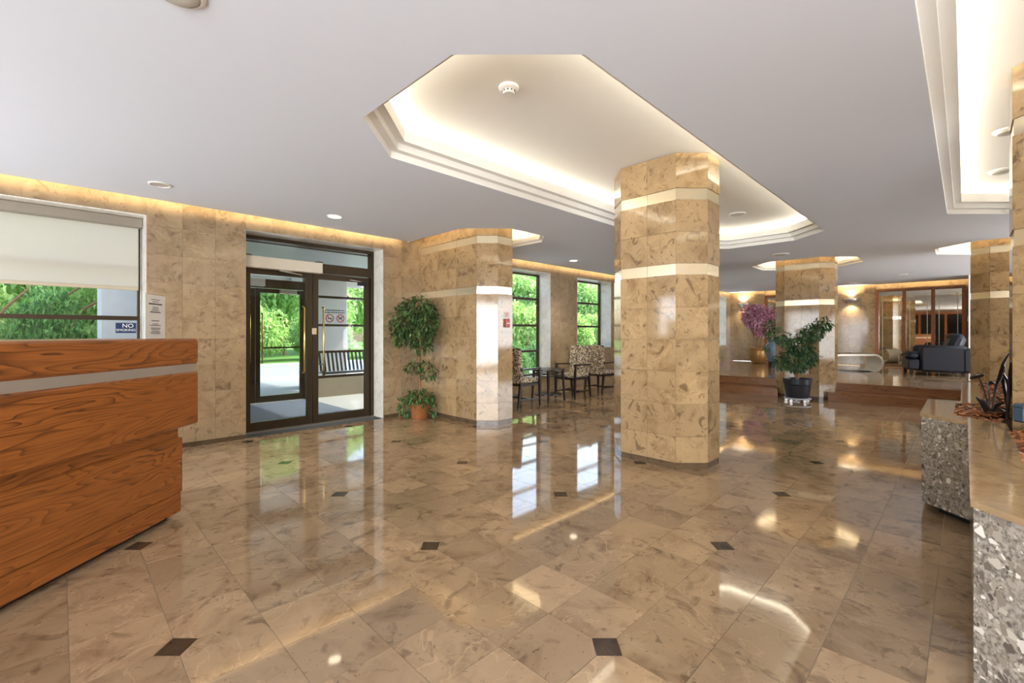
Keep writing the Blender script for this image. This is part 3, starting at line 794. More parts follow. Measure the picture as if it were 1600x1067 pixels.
# sconces
def sconce(y, label):
    t = thing('wall_sconce', (16.70, y, 2.22), label, 'lamp', group=None)
    n = 14; vs = []; fs = []
    for zz, R in ((.085, .19), (.02, .17), (-.07, .10), (-.075, .095)):
        for i in range(n+1):
            a = PI/2+PI*i/n; vs.append((R*math.cos(a)*.7, R*math.sin(a), zz))
    for j in range(3):
        for i in range(n): fs.append((j*(n+1)+i, (j+1)*(n+1)+i, (j+1)*(n+1)+i+1, j*(n+1)+i+1))
    o = MB().add(vs, fs).build('shade', M['steel'], t, smooth=True)
    s = o.modifiers.new('s', 'SOLIDIFY'); s.thickness = .006
    MB().box(-.025, -.05, -.05, -.001, .05, .05).build('mounting', M['steel'], t)
    MB().lathe([(.025, -.03), (.03, .0), (.02, .04)], 12, (-.06, 0)).build('bulb', M['lamp'], t)
    for sg_, pw in ((1, 7), (-1, 4)):
        d = bpy.data.lights.new('sconce_light', 'SPOT'); d.energy = pw*4; d.color = (1, .78, .5); d.spot_size = 2.3; d.spot_blend = .8; d.shadow_soft_size = .04
        l = bpy.data.objects.new('sconce_light', d); COL.objects.link(l); l.location = (16.70-.09, y, 2.22+(.10 if sg_ > 0 else -.09)); l.rotation_euler = (PI if sg_ > 0 else 0, 0, 0)
sconce(2.40, 'half-round metal wall sconce on the stone beside the large oak-framed mirror')
sconce(5.40, 'half-round metal wall sconce near the far window, above the pink tree')
# thermostat, outlet
tm = thing('thermostat', (15.9, -.06, 1.62), 'small thermostat on the white return wall right of the mirror', 'thermostat')
MB().box(-.05, 0, -.06, .05, .025, .06, bev=.005).build('body', M['opener'], tm); MB().box(-.03, .0255, 0, .03, .027, .03).build('display', M['ink'], tm)
ol = thing('wall_outlet', (16.70, 2.42, .72), 'white wall outlet low on the stone under the sconce', 'outlet')
MB().box(-.008, -.035, -.055, 0, .035, .055, bev=.003).build('plate', M['paper'], ol); MB().box(-.010, -.012, .012, -.0085, .012, .035).box(-.010, -.012, -.035, -.0085, .012, -.012).build('socket', M['ink'], ol)

# ------------------------------------------------------------------ reception desk (runs along the view direction)
dk = thing('reception_desk', (-2.21/S2+3.2/S2, 2.21/S2+3.2/S2, 0), 'stained oak reception desk with a steel inlay strip', 'desk', rz=PI/4)
# local +x = away from camera, +y = to the left; origin = far lower front corner of the upper body
L0 = -3.6
MB().box(L0, 0, 1.045, 0, .75, 1.22, bev=.012).build('top_plank', M['oak'], dk)
MB().box(L0, .012, .99, -.01, .73, 1.045).build('steel_inlay', M['steel'], dk)
MB().box(L0, 0, .625, 0, .75, .99, bev=.012).build('upper_plank', M['oak'], dk)
MB().box(L0, .075, .545, -.10, .70, .625).build('recess', M['oak'], dk)
MB().box(L0, .055, .17, -.08, .72, .545, bev=.008).build('base_panel', M['oak'], dk)
MB().box(L0, .062, .035, -.085, .72, .168, bev=.006).build('base_panel', M['oak'], dk)
MB().box(L0, .12, 0, -.14, .66, .035).build('toe_kick', M['black'], dk)
# letter sheet holder on the desk
h0, h1 = W(226.5, 2.76, 0), W(257.5, 2.98, 0)
mid = (h0+h1)/2; ang = math.atan2(h1.y-h0.y, h1.x-h0.x); wd = (h1-h0).length
sh = thing('sign_holder', (mid.x, mid.y, 1.221), 'clear stand with a printed white notice sheet on the desk top', 'sign', rz=ang)
MB().box(-wd/2, -.002, .002, wd/2, 0, .276).build('notice_sheet', M['paper'], sh)
MB().box(-wd/2-.004, .001, 0, wd/2+.004, .004, .282).box(-wd/2-.004, .004, 0, wd/2+.004, .07, .003).build('acrylic_stand', M['glass'], sh)
b = MB(); random.seed(3)
for z, w_, h_ in ((.245, .10, .004), (.232, .07, .004), (.215, .15, .009), (.198, .06, .004), (.188, .07, .004), (.178, .08, .004), (.165, .12, .007), (.112, .09, .005), (.092, .07, .004), (.083, .13, .004), (.066, .11, .004), (.058, .10, .004), (.048, .08, .004), (.040, .12, .004), (.032, .10, .004)):
    x = -w_/2
    while x < w_/2-.004:
        q = random.uniform(.008, .02); b.box(x, -.0027, z, min(x+q, w_/2), -.0021, z+h_); x += q+.003
b.build('print', M['ink'], sh)

# ------------------------------------------------------------------ granite planter
PO = [(1.70, -.52), (1.70, -2.0), (7.5, -2.0), (7.5, .02), (5.34, .02), (5.34, .22), (4.35, .22), (4.12, -.02), (2.20, -.02)]   # ccw
pt = thing('granite_planter', (4.5, -.9, 0), 'angular chip granite planter with brown marble coping at right', 'planter')
def rel(poly): return [(p[0]-4.5, p[1]+.9) for p in poly]
R = rel(PO); Rin = inset(R, .02); n = len(R); RK = inset(R, .10)
ZT = .688
for i in range(n):
    a0, a1, b0, b1 = Vector(R[i]), Vector(R[(i+1) % n]), Vector(Rin[i]), Vector(Rin[(i+1) % n])
    L_ = (a1-a0).length; k = max(1, round(L_/1.3)); g = .001/L_
    for j in range(k):
        s0, s1 = j/k+g, (j+1)/k-g
        MB().prism([a0.lerp(a1, s0), a0.lerp(a1, s1), b0.lerp(b1, s1), b0.lerp(b1, s0)], .06, ZT-.022).build('granite_panel', M['granite'], pt)
kk = MB()
ringp = inset(R, .022); rin2 = inset(R, .14)
for i in range(n):
    kk.prism([ringp[i], ringp[(i+1) % n], rin2[(i+1) % n], rin2[i]], .06, ZT-.022)
kk.build('planter_core', M['base'], pt)
kk = MB()
for i in range(n): kk.prism([inset(R, .09)[i], inset(R, .09)[(i+1) % n], rin2[(i+1) % n], rin2[i]], 0, .06)
kk.build('toe_kick', M['black'], pt)
Ro = inset(R, -.008); Ri = inset(R, .165)
for i in range(n):
    a0, a1, b0, b1 = Vector(Ro[i]), Vector(Ro[(i+1) % n]), Vector(Ri[i]), Vector(Ri[(i+1) % n])
    L_ = (a1-a0).length; k = max(1, round(L_/1.3)); g = .0008/L_
    for j in range(k):
        s0, s1 = j/k+g, (j+1)/k-g
        MB().prism([a0.lerp(a1, s0), a0.lerp(a1, s1), b0.lerp(b1, s1), b0.lerp(b1, s0)], ZT-.022, ZT).build('coping_slab', M['coping'], pt)
vs, fs = tess([rin2], .64); MB().add(vs, fs).build('soil', M['soil'], pt)
# mulch
random.seed(11); b = MB()
inner = inset(PO, .15)
def inside(p, poly):
    c = False; n = len(poly)
    for i in range(n):
        x1, y1 = poly[i]; x2, y2 = poly[i-1]
        if (y1 > p[1]) != (y2 > p[1]) and p[0] < (x2-x1)*(p[1]-y1)/(y2-y1)+x1: c = not c
    return c
cnt = 0
while cnt < 15000:
    x = random.uniform(2, 7.4); y = random.uniform(-1.6, .1)
    if not inside((x, y), inner) or (3.98 < x < 4.78 and -1.25 < y < -.17): continue
    if y < -.9 and random.random() < .6: continue
    cnt += 1
    l = random.uniform(.012, .034); w_ = random.uniform(.006, .013); e_ = min(min(abs(x-p[0])+abs(y-p[1]) for p in inner), max(0, .06-y if x > 4.5 else -.17-y)); z = .645+.07*min(1, max(0, e_)/.35)+random.random()*.035
    a = random.uniform(0, PI); u = Vector((math.cos(a), math.sin(a), random.uniform(-.5, .5))).normalized(); v_ = u.cross(Vector((random.uniform(-.4, .4), random.uniform(-.4, .4), 1))).normalized(); w3 = u.cross(v_)*.003
    c = Vector((x, y, z)); q = [c-u*l-v_*w_, c+u*l-v_*w_*.6, c+u*l*.9+v_*w_, c-u*l+v_*w_]
    b.add([p-w3 for p in q]+[p+w3 for p in q], [(0,3,2,1),(4,5,6,7),(0,1,5,4),(1,2,6,5),(2,3,7,6),(3,0,4,7)])
mu = b.build('wood_mulch', M['mulch']); tag(mu, 'orange-brown bark mulch filling the granite planter', 'mulch', kind='stuff')

# metal flower sculpture in the planter
sx = thing('metal_sculpture', tuple(W(1548, 3.12, .66)), 'dark iron sculpture of curling leaves and a round bud in the mulch', 'sculpture', rz=-PI/4)
ox = 1548
def sp(px, py, dd=0):      # local x right, z up, y away
    D = 3.12; return Vector(((px-800)/708*(D+dd)-(ox-800)/708*D, dd, H-(py-521)/708*(D+dd)-.66))
def blade(b, pts, ws, th=.006):
    n_ = len(pts); vs = []; fs = []
    for i, (p, w_) in enumerate(zip(pts, ws)):
        t = (pts[min(i+1, n_-1)]-pts[max(i-1, 0)]).normalized(); s_ = Vector((t.z, 0, -t.x)).normalized()
        yy = Vector((0, th, 0))
        vs += [p-s_*w_/2, p+yy*1.0, p+s_*w_/2, p-yy]
    for i in range(n_-1):
        for j in range(4): fs.append((4*i+j, 4*i+(j+1) % 4, 4*i+4+(j+1) % 4, 4*i+4+j))
    fs += [(3, 2, 1, 0), tuple(4*(n_-1)+j for j in range(4))]
    b.add(vs, fs)
def smooth_pts(P, k=5):
    out = []
    for i in range(len(P)-1):
        p0, p1, p2, p3 = P[max(i-1, 0)], P[i], P[i+1], P[min(i+2, len(P)-1)]
        for j in range(k):
            t = j/k; out.append(.5*((2*p1)+(p2-p0)*t+(2*p0-5*p1+4*p2-p3)*t*t+(3*p1-p0-3*p2+p3)*t**3))
    return out+[P[-1]]
def sblade(pl, ws, dd, name='blade'):
    P = smooth_pts([sp(a, b_, dd) for a, b_ in pl]); m_ = len(P)
    wi = [ws[min(int(i/(m_-1)*(len(ws)-1)), len(ws)-2)]*(1-((i/(m_-1)*(len(ws)-1)) % 1 if i < m_-1 else 1))+ws[min(int(i/(m_-1)*(len(ws)-1)), len(ws)-2)+1]*((i/(m_-1)*(len(ws)-1)) % 1 if i < m_-1 else 1) for i in range(m_)]
    b = MB(); blade(b, P, wi); b.build(name, M['iron'], sx, smooth=40)
sblade([(1551, 640), (1555, 610), (1566, 580), (1568, 568), (1577, 552)], [.016, .02, .044, .026, .006], 0)
sblade([(1577, 650), (1572, 618), (1567, 590), (1568, 575)], [.024, .03, .034, .01], .03)
sblade([(1573, 655), (1577, 612), (1580, 582), (1582, 567)], [.02, .034, .04, .03], -.22)
sblade([(1575, 652), (1577, 620), (1574, 596), (1567, 583)], [.03, .026, .022, .012], -.05)
sblade([(1544, 640), (1541, 622), (1535, 602), (1529, 590)], [.01, .009, .008, .006], .02, 'stem')
sblade([(1545, 645), (1546, 625), (1544, 606), (1548, 598), (1555, 600)], [.01, .01, .012, .03, .006], .05)
sblade([(1544, 642), (1536, 630), (1525, 620)], [.055, .05, .004], -.02, 'base_leaf')
b = MB(); c = sp(1526.5, 588, .02); vs = []; fs = []
for zz, R_ in ((.006, .0), (.004, .036), (-.004, .036), (-.006, 0)):
    for i in range(20): a = 2*PI*i/20; vs.append((c.x+R_*math.cos(a), c.y+R_*math.sin(a), c.z+zz+R_*math.sin(a)*-.55))
for j in range(3):
    for i in range(20): fs.append((j*20+i, j*20+(i+1) % 20, (j+1)*20+(i+1) % 20, (j+1)*20+i))
b.add(vs, fs).build('round_bud', M['iron'], sx)
for pl in ([(1545, 644), (1558, 634), (1570, 628)], [(1546, 646), (1560, 640), (1571, 643)]):
    sblade(pl, [.008, .03, .01], .0, 'base_leaf')
# blue-grey box beside the column
bb = W(1597, 3.40, .0)
bx_ = thing('metal_box', (bb.x-.0, -.60, .62), 'blue-grey metal box lying in the mulch at the right frame edge', 'box')
bx_.location = (4.072, -.248, .725); bx_.rotation_euler = (0, 0, -PI/4)
MB().box(-.036, -.036, 0, .045, .036, .11, bev=.01).build('body', M['blue_grey'], bx_); MB().box(-.038, -.038, .088, .047, .038, .092).build('lid_seam', M['black'], bx_)

# ------------------------------------------------------------------ foliage helpers
def leaf_at(b, p, d, l, w_, up):
    d = d.normalized(); s_ = d.cross(up)
    if s_.length < .05: s_ = d.cross(Vector((1, 0, 0)))
    s_.normalize(); nrm = s_.cross(d)
    b.add([p, p+d*l*.45-s_*w_/2+nrm*w_*.15, p+d*l-nrm*l*.12, p+d*l*.45+s_*w_/2+nrm*w_*.15], [(0, 1, 2), (0, 2, 3)])
def rv(): 
    while True:
        v_ = Vector((random.uniform(-1, 1), random.uniform(-1, 1), random.uniform(-1, 1)))
        if .05 < v_.length < 1: return v_
def cloud(b, c, rad, n_, l, w_, shell=.5, droop=.4):
    c = Vector(c)
    for _ in range(n_):
        u = rv(); u = u*((u.length**(shell))/max(u.length, .01))
        p = c+Vector((u.x*rad[0], u.y*rad[1], u.z*rad[2]))
        d = (u*.6+rv()*.8+Vector((0, 0, -droop)))
        leaf_at(b, p, d, l*random.uniform(.7, 1.2), w_*random.uniform(.8, 1.2), Vector((0, 0, 1))+rv()*.4)

# potted ficus tree by the door
random.seed(21)
fx = thing('potted_ficus', (3.77, 5.70, 0), 'artificial ficus tree in a wicker basket between entrance and column', 'plant')
MB().lathe([(.10, 0), (.115, .03), (.135, .22), (.14, .235), (.13, .235), (.125, .21)], 28).build('basket', M['wicker'], fx, smooth=40)
b = MB()
for i in range(28):
    a = 2*PI*i/28; b.bar((.107*math.cos(a), .107*math.sin(a), .01), (.138*math.cos(a), .138*math.sin(a), .225), .012, .008)
b.build('basket_cane', M['wicker'], fx, kind='stuff')
MB().tube([(0, 0, .2), (.015, .01, .5), (-.01, 0, .8), (.01, 0, 1.1), (-.03, -.01, 1.45)], [.018, .016, .016, .014, .01], 8).tube([(0, 0, 1.05), (.07, -.05, 1.3), (.1, -.08, 1.55)], [.01, .008, .005], 6).tube([(0, 0, 1.0), (-.1, .0, 1.25), (-.2, .03, 1.5)], [.01, .008, .005], 6).tube([(.0, 0, .6), (.08, -.06, .72), (.15, -.1, .75)], .006, 6).build('trunk', M['bark'], fx, smooth=60)
# local frame directions: camera right = (1,-1)/sqrt2
RT = Vector((1, -1, 0))/S2
def rc(r, z, d=0): v_ = RT*r+Vector((1, 1, 0))/S2*d; return (v_.x, v_.y, z)
b = MB()
cloud(b, rc(-.02, 1.62, -.05), (.25, .25, .17), 420, .085, .034)
cloud(b, rc(-.22, 1.42, -.05), (.20, .20, .22), 330, .085, .034)
cloud(b, rc(.12, 1.46, -.08), (.16, .16, .20), 280, .085, .034)
cloud(b, rc(-.02, 1.26, -.05), (.24, .22, .17), 330, .085, .034)
cloud(b, rc(-.29, 1.22, -.05), (.12, .11, .13), 110, .085, .034)
cloud(b, rc(.03, 1.08, -.05), (.16, .14, .10), 110, .085, .034)
cloud(b, rc(-.08, .76, -.05), (.13, .12, .08), 80, .08, .032)
cloud(b, rc(.13, .70, -.05), (.12, .12, .12), 90, .08, .032)
b.build('foliage', M['ficus'], fx, kind='stuff')
b = MB(); cloud(b, (0, 0, .30), (.20, .20, .10), 240, .075, .034); cloud(b, rc(-.20, .19, -.05), (.10, .10, .15), 90, .07, .034); cloud(b, rc(.20, .16, -.05), (.07, .07, .10), 40, .07, .034)
b.build('ivy', M['ivy'], fx, kind='stuff')

# weeping fig in black pot on a wheeled caddy
random.seed(33)
wp = thing('potted_shrub', tuple(W(1246, 8.35, 0)), 'leaning green shrub in a black pot on a wheeled caddy', 'plant')
MB().lathe([(.17, .08), (.185, .10), (.21, .30), (.215, .32), (.225, .33), (.235, .43), (.22, .43), (.21, .37)], 28).build('pot', M['potblack'], wp, smooth=35)
MB().lathe([(.0, .36), (.21, .37)], 20, cap=False).build('soil', M['soil'], wp)
cd = MB().lathe([(.215, .055), (.22, .06), (.22, .078), (.215, .08)], 24).build('caddy', plain('caddy_plastic', lin(180, 180, 182), .4), wp)
for k in range(5):
    a = 2*PI*k/5+.3; cx, cy = .18*math.cos(a), .18*math.sin(a)
    q = MB(); q.tube([(cx-.012, cy, .026), (cx+.012, cy, .026)], .026, 12); q.box(cx-.016, cy-.012, .03, cx+.016, cy+.012, .056); q.build('castor', M['steel'], cd)
MB().tube([(0, 0, .36), (.03, -.02, .7), (.12, -.12, 1.05), (.28, -.28, 1.4)], [.02, .018, .014, .008], 8).tube([(-.04, 0, .36), (-.05, .05, .6), (-.15, .15, .9), (-.2, .2, 1.1)], [.014, .012, .009, .006], 6).tube([(.03, .03, .36), (.0, .02, .7), (.02, .0, 1.0)], [.014, .012, .008], 6).build('stem', M['bark'], wp, smooth=60)
b = MB()
for (r, z, R_, n_) in ((-.02, .78, (.27, .24, .22), 620), (-.30, .75, (.13, .13, .13), 110), (.02, 1.02, (.20, .2, .15), 330), (.20, .85, (.15, .15, .2), 170), (.28, 1.28, (.16, .15, .15), 260), (.46, 1.42, (.13, .13, .11), 150), (.14, 1.22, (.12, .12, .12), 90), (-.25, 1.15, (.12, .12, .12), 90), (-.36, 1.25, (.07, .08, .13), 60), (-.16, 1.12, (.1, .1, .04), 30)):
    cloud(b, rc(r, z), R_, n_, .085, .036, droop=.5)
b.build('foliage', M['schef'], wp, kind='stuff')

# pink tree in gold pot
random.seed(44)
pk = thing('potted_tree', tuple(W(1185, 14.3, ZP)), 'pink-leaved artificial tree in a round gold pot on the platform', 'plant')
MB().lathe([(.16, 0), (.2, .03), (.25, .2), (.265, .36), (.25, .44), (.27, .47), (.27, .49), (.24, .49), (.23, .42)], 30).build('pot', M['pot_brass'], pk, smooth=50)
MB().lathe([(0, .43), (.235, .44)], 20, cap=False).build('soil', M['soil'], pk)
b = MB()
for a, b_ in ((-.08, .1), (.08, -.06), (0, .02), (.14, .1)): b.tube([(a*.5, b_*.5, .42), (a, b_, .8), (a*2, b_*2, 1.2), (a*2.5, b_*3, 1.5)], [.014, .012, .01, .006], 6)
b.build('trunk', M['bark'], pk, smooth=60)
b = MB()
for (r, z, R_, n_) in ((-.1, 1.45, (.4, .36, .34), 1300), (.12, 1.15, (.34, .3, .30), 800), (.3, 1.5, (.3, .3, .25), 500), (-.3, 1.6, (.22, .22, .2), 250), (.0, 1.68, (.3, .3, .16), 300)):
    cloud(b, rc(r, z), R_, n_, .10, .05, droop=.3)
b.build('foliage', M['pinkleaf'], pk, kind='stuff')
# blue-grey floor vase on a dark stand with a plant
vz = thing('floor_vase', tuple(W(1208, 12.4, ZP)), 'blue-grey glazed floor vase on a dark stand behind the stone column', 'vase')
MB().lathe([(.12, 0), (.12, .16), (.14, .17)], 20).build('stand', M['darkwood'], vz)
MB().lathe([(.10, .17), (.15, .25), (.20, .5), (.19, .62), (.12, .70), (.14, .76), (.17, .78)], 26).build('body', M['vase'], vz, smooth=50)
b = MB(); cloud(b, rc(-.02, 1.05), (.2, .2, .25), 260, .1, .045); cloud(b, rc(-.16, .55), (.13, .1, .1), 90, .09, .04); b.build('foliage', M['ivy'], vz, kind='stuff')

# ------------------------------------------------------------------ lounge chairs and table by the windows
def cushion(b, x0, y0, z0, x1, y1, z1, bev): b.box(x0, y0, z0, x1, y1, z1, bev=bev)
def make_chair(loc, rz, label, high=False):
    """faces +x locally"""
    t = thing('armchair', loc, label, 'chair', rz)
    w, d = .52, .52; dw = M['darkwood']
    for sx_, sy_ in ((1, 1), (1, -1)):
        MB().bar((d/2-.025, sy_*(w/2-.025), .40), (d/2-.02, sy_*(w/2-.025), 0), .045, .045, w2=.028, h2=.028).bar((d/2-.025, sy_*(w/2-.025), .40), (d/2-.04, sy_*(w/2-.025), .64), .04, .04, w2=.03, h2=.03).build('leg', dw, t)
    for sy_ in (1, -1):
        MB().bar((-d/2+.03, sy_*(w/2-.04), .42), (-d/2-.03, sy_*(w/2-.04), 0), .045, .045, w2=.028, h2=.028).build('leg', dw, t)
        MB().bar((d/2-.02, sy_*(w/2-.022), .655), (-d/2+.02, sy_*(w/2-.03), .64), .05, .025).build('armrest', dw, t)
        MB().bar((d/2-.03, sy_*(w/2-.03), .12), (-d/2-.01, sy_*(w/2-.04), .13), .02, .025).build('stretcher', dw, t)
    MB().bar((0, -w/2+.03, .125), (0, w/2-.03, .125), .02, .025).build('stretcher', dw, t)
    MB().box(-d/2+.03, -w/2+.03, .36, d/2-.005, w/2-.03, .40).build('seat_frame', dw, t)
    MB().box(-d/2+.05, -w/2+.045, .40, d/2+.005, w/2-.045, .48, bev=.025).build('seat', M['fabric'], t, smooth=50)
    # backrest: curved slab leaning back, slightly wider on top
    zt_ = 1.0 if high else .92
    vs = []; fs = []; m_ = 8; q_ = 6
    for s_ in (0, 1):
        for i in range(q_+1):
            tz = i/q_; z = .40+(zt_-.40)*tz
            for j in range(m_+1):
                u = j/m_*2-1; hw = .21+.035*tz
                x = -d/2+.06-.09*tz-.03*(1-u*u)*-1*-1-.02 + (s_*.065 if True else 0)*(1 if 0 < i < q_ or True else .4)
                vs.append((x, u*hw, z+(.015*(1-u*u) if i == q_ else 0)))
    Wd = m_+1; A = (q_+1)*Wd
    for i in range(q_):
        for j in range(m_):
            a = i*Wd+j; fs += [(a, a+Wd, a+Wd+1, a+1), (A+a, A+a+1, A+a+Wd+1, A+a+Wd)]
    for j in range(m_): fs += [(j, j+1, A+j+1, A+j), (q_*Wd+j, A+q_*Wd+j, A+q_*Wd+j+1, q_*Wd+j+1)]
    for i in range(q_): a = i*Wd; fs += [(a, A+a, A+a+Wd, a+Wd), (a+m_, a+Wd+m_, A+a+Wd+m_, A+a+m_)]
    MB().add(vs, fs).build('backrest', M['fabric'], t, smooth=50)
    return t
ch = make_chair((5.72, 5.50, 0), 0, 'dark wood armchair just right of the wall column, facing the side table', True)
c2 = copy_tree(ch); c2.location = (7.20, 5.50, 0); c2.rotation_euler.z = PI; c2['label'] = 'tall patterned armchair between the two windows, facing the side table'
c3 = copy_tree(ch); c3.location = (8.22, 5.52, 0); c3.rotation_euler.z = 0; c3['label'] = 'patterned armchair under the small window, facing away from the table'
for c in (ch, c2, c3): c['group'] = 'armchairs along the window wall'
tb = thing('side_table', (6.46, 5.50, 0), 'dark wood oval side table with lower shelf between the armchairs', 'table')
def oval(rx, ry, z0, z1, b, n=28): b.prism([(rx*math.cos(2*PI*i/n), ry*math.sin(2*PI*i/n)) for i in range(n)], z0, z1)
b = MB(); oval(.33, .30, .575, .60, b); b.build('tabletop', M['darkwood'], tb)
b = MB(); oval(.27, .24, .12, .14, b); b.build('shelf', M['darkwood'], tb)
for sx_, sy_ in ((1, 1), (1, -1), (-1, 1), (-1, -1)): MB().bar((sx_*.20, sy_*.18, .575), (sx_*.23, sy_*.20, 0), .045, .03, w2=.03, h2=.025).build('leg', M['darkwood'], tb)
for zz in (.47, .52):
    for q in (((-.21, -.18, zz), (.21, -.18, zz)), ((-.21, .18, zz), (.21, .18, zz)), ((-.21, -.18, zz), (-.21, .18, zz)), ((.21, -.18, zz), (.21, .18, zz))): MB().bar(*q, .02, .015).build('rail', M['darkwood'], tb)

# ------------------------------------------------------------------ navy armchair and scroll benches on the platform
ac = thing('leather_armchair', (14.13, .53, ZP), 'navy leather armchair facing left on the raised lounge', 'armchair', rz=math.radians(102))
# local +x = the way it faces (chair faces it); y=depth
MB().box(-.50, -.46, .08, .28, -.27, .67, bev=.05).build('arm', M['leather'], ac, smooth=40)
MB().box(-.50, .27, .08, .28, .46, .67, bev=.05).build('arm', M['leather'], ac, smooth=40)
MB().box(-.48, -.27, .10, .46, .27, .34, bev=.03).build('seat_base', M['leather'], ac, smooth=40)
MB().box(-.25, -.265, .34, .50, .265, .52, bev=.06).box(.285, -.45, .36, .50, .45, .52, bev=.06).box(.29, -.44, .14, .48, .44, .36, bev=.02).build('seat_cushion', M['leather'], ac, smooth=40)
vs = MB(); vs.box(-.13, -.28, -.28, .13, .28, .28, bev=.09); bc = vs.build('back_cushion', M['leather'], ac, smooth=40); bc.location = (-.34, 0, .66); bc.rotation_euler = (0, -.35, 0)
MB().box(-.58, -.48, .08, -.40, .48, .62, bev=.05).build('back_frame', M['leather'], ac, smooth=40)
MB().box(-.12, -.22, -.09, .12, .22, .09, bev=.07).build('head_pillow', M['leather'], ac, (-.36, -.04, .84), smooth=40).rotation_euler = (0, -.6, 0)
for a, b_ in ((-.42, -.38), (.42, -.38), (-.42, .38), (.42, .38)): MB().bar((a, b_, .15), (a, b_, 0), .08, .08, w2=.05, h2=.05).build('foot', M['darkwood'], ac)
def scroll_bench(loc, rz, label):
    t = thing('scroll_bench', loc, label, 'bench', rz)
    R_, th = .195, .045; P = []
    Lh = .42
    for i in range(15): a = -PI*.62+i/14*(PI*.62+PI/2); P.append((Lh+R_*math.cos(a), R_+.012+R_*math.sin(a)))
    for i in range(15): a = PI/2+i/14*(PI*.5+PI*.12); P.append((-Lh+R_*math.cos(a), R_+.012+R_*math.sin(a)))
    n_ = len(P); o_ = []; i_ = []
    for k, p in enumerate(P):
        q0, q1 = Vector(P[max(k-1, 0)]), Vector(P[min(k+1, n_-1)]); tt = (q1-q0).normalized(); nn = Vector((tt.y, -tt.x))
        o_.append(Vector(p)+nn*th/2); i_.append(Vector(p)-nn*th/2)
    zo = th/2
    vs = []; fs = []
    for y_ in (-.22, .22):
        vs += [(p.x, y_, p.y+zo-.012) for p in o_]+[(p.x, y_, p.y+zo-.012) for p in i_]
    K = 2*n_
    for k in range(n_-1):
        fs += [(k, k+1, n_+k+1, n_+k), (K+k, K+n_+k, K+n_+k+1, K+k+1), (k, K+k, K+k+1, k+1), (n_+k, n_+k+1, K+n_+k+1, K+n_+k)]
    fs += [(0, n_, K+n_, K), (n_-1, K+n_-1, K+2*n_-1, 2*n_-1)]
    MB().add(vs, fs).build('scroll_frame', plain('bench_lacquer', lin(226, 218, 200), .35), t, smooth=50)
    MB().box(-Lh, -.20, 2*R_+zo+th/2-.001, Lh, .20, 2*R_+zo+th/2+.02, bev=.008).build('seat_pad', plain('bench_pad', lin(120, 100, 82), .6), t)
    MB().box(-.5, -.15, 0, .5, .15, .02).build('floor_rail', M['darkwood'], t)
    return t
scroll_bench(tuple(W(1330, 11.3, ZP)), -PI/4, 'low cream scroll-ended bench on the platform beside the stone column')

# ------------------------------------------------------------------ ceiling fittings
def downlight(px, py, label, r=.09, lit=True, z=ZC, group='recessed downlights in the ceiling', power=12):
    D = 708*(z-H)/(521-py); p = W(px, D, z)
    t = thing('recessed_downlight', tuple(p), label, 'light', group=group)
    MB().lathe([(r, 0), (r, -.006), (r*.86, -.010), (r*.80, -.004)], 28, cap=False).build('trim_ring', M['white'], t, smooth=40)
    MB().lathe([(0, -.003), (r*.8, -.003)], 24, cap=False).build('lens', M['lamp'] if lit else M['dim_lamp'], t)
    if lit:
        d = bpy.data.lights.new('downlight', 'SPOT'); d.energy = power; d.color = (1, .85, .62); d.spot_size = 1.9; d.spot_blend = .7; d.shadow_soft_size = .06
        l = bpy.data.objects.new('downlight', d); COL.objects.link(l); l.location = p+Vector((0, 0, -.03))
    return t
downlight(250, 288, 'unlit recessed downlight above the reception desk, left of entrance', lit=False)
downlight(523, 338, 'lit recessed downlight in front of the entrance doors', power=30)
downlight(896, 407, 'small recessed downlight near the window wall, left of the free-standing column', power=30)
downlight(1411, 429, 'recessed downlight over the raised lounge before the mirrors', lit=False)
downlight(1332, 442, 'recessed downlight deep in the lounge beside the second sconce', lit=False, r=.08)
def ceiling_disc(name, px, py, r, label, cat, z=ZC, h=.03):
    D = 708*(z-H)/(521-py); p = W(px, D, z); t = thing(name, tuple(p), label, cat)
    MB().lathe([(r, 0), (r, -h*.3), (r*.9, -h*.6), (r*.8, -h*.7)], 32, cap=False).build('rim', M['white'], t, smooth=40)
    MB().lathe([(r*.82, -h*.5), (r*.7, -h*.95), (r*.3, -h*1.1), (.001, -h*1.1)], 32, cap=False).build('grille', M['dim_lamp'], t, smooth=40)
    return t
ceiling_disc('ceiling_speaker', 277, -14, .10, 'large round white fitting at top left, cut by the frame edge', 'speaker', h=.02)
ceiling_disc('ceiling_speaker', 1220, 397, .13, 'round flat fitting between central coffer and lounge column', 'speaker', h=.02)
ceiling_disc('ceiling_speaker', 1152, 334, .11, 'round speaker inside the central coffer right of the column', 'speaker', z=2.93, h=.02)
ceiling_disc('ceiling_speaker', 1565, 266, .10, 'round white fitting inside the right-hand coffer, farther one', 'speaker', z=2.93, h=.03)
ceiling_disc('ceiling_speaker', 1575, 203, .09, 'round white fitting inside the right-hand coffer, nearer one', 'speaker', z=2.93, h=.03)
D = 708*(2.93-H)/(521-136); p = W(795, D, 2.93)
sd = thing('smoke_detector', tuple(p), 'white smoke detector on the central coffer ceiling', 'detector')
MB().lathe([(.068, 0), (.068, -.014), (.055, -.024), (.042, -.026), (.042, -.04), (.036, -.05), (.001, -.05)], 30, cap=False).build('body', M['white'], sd, smooth=35)
b = MB()
for k in range(10): a = 2*PI*k/10; b.box(.0415*math.cos(a)-.004, .0415*math.sin(a)-.004, -.038, .0415*math.cos(a)+.004, .0415*math.sin(a)+.004, -.030)
b.build('sensor_slot', M['ink'], sd)
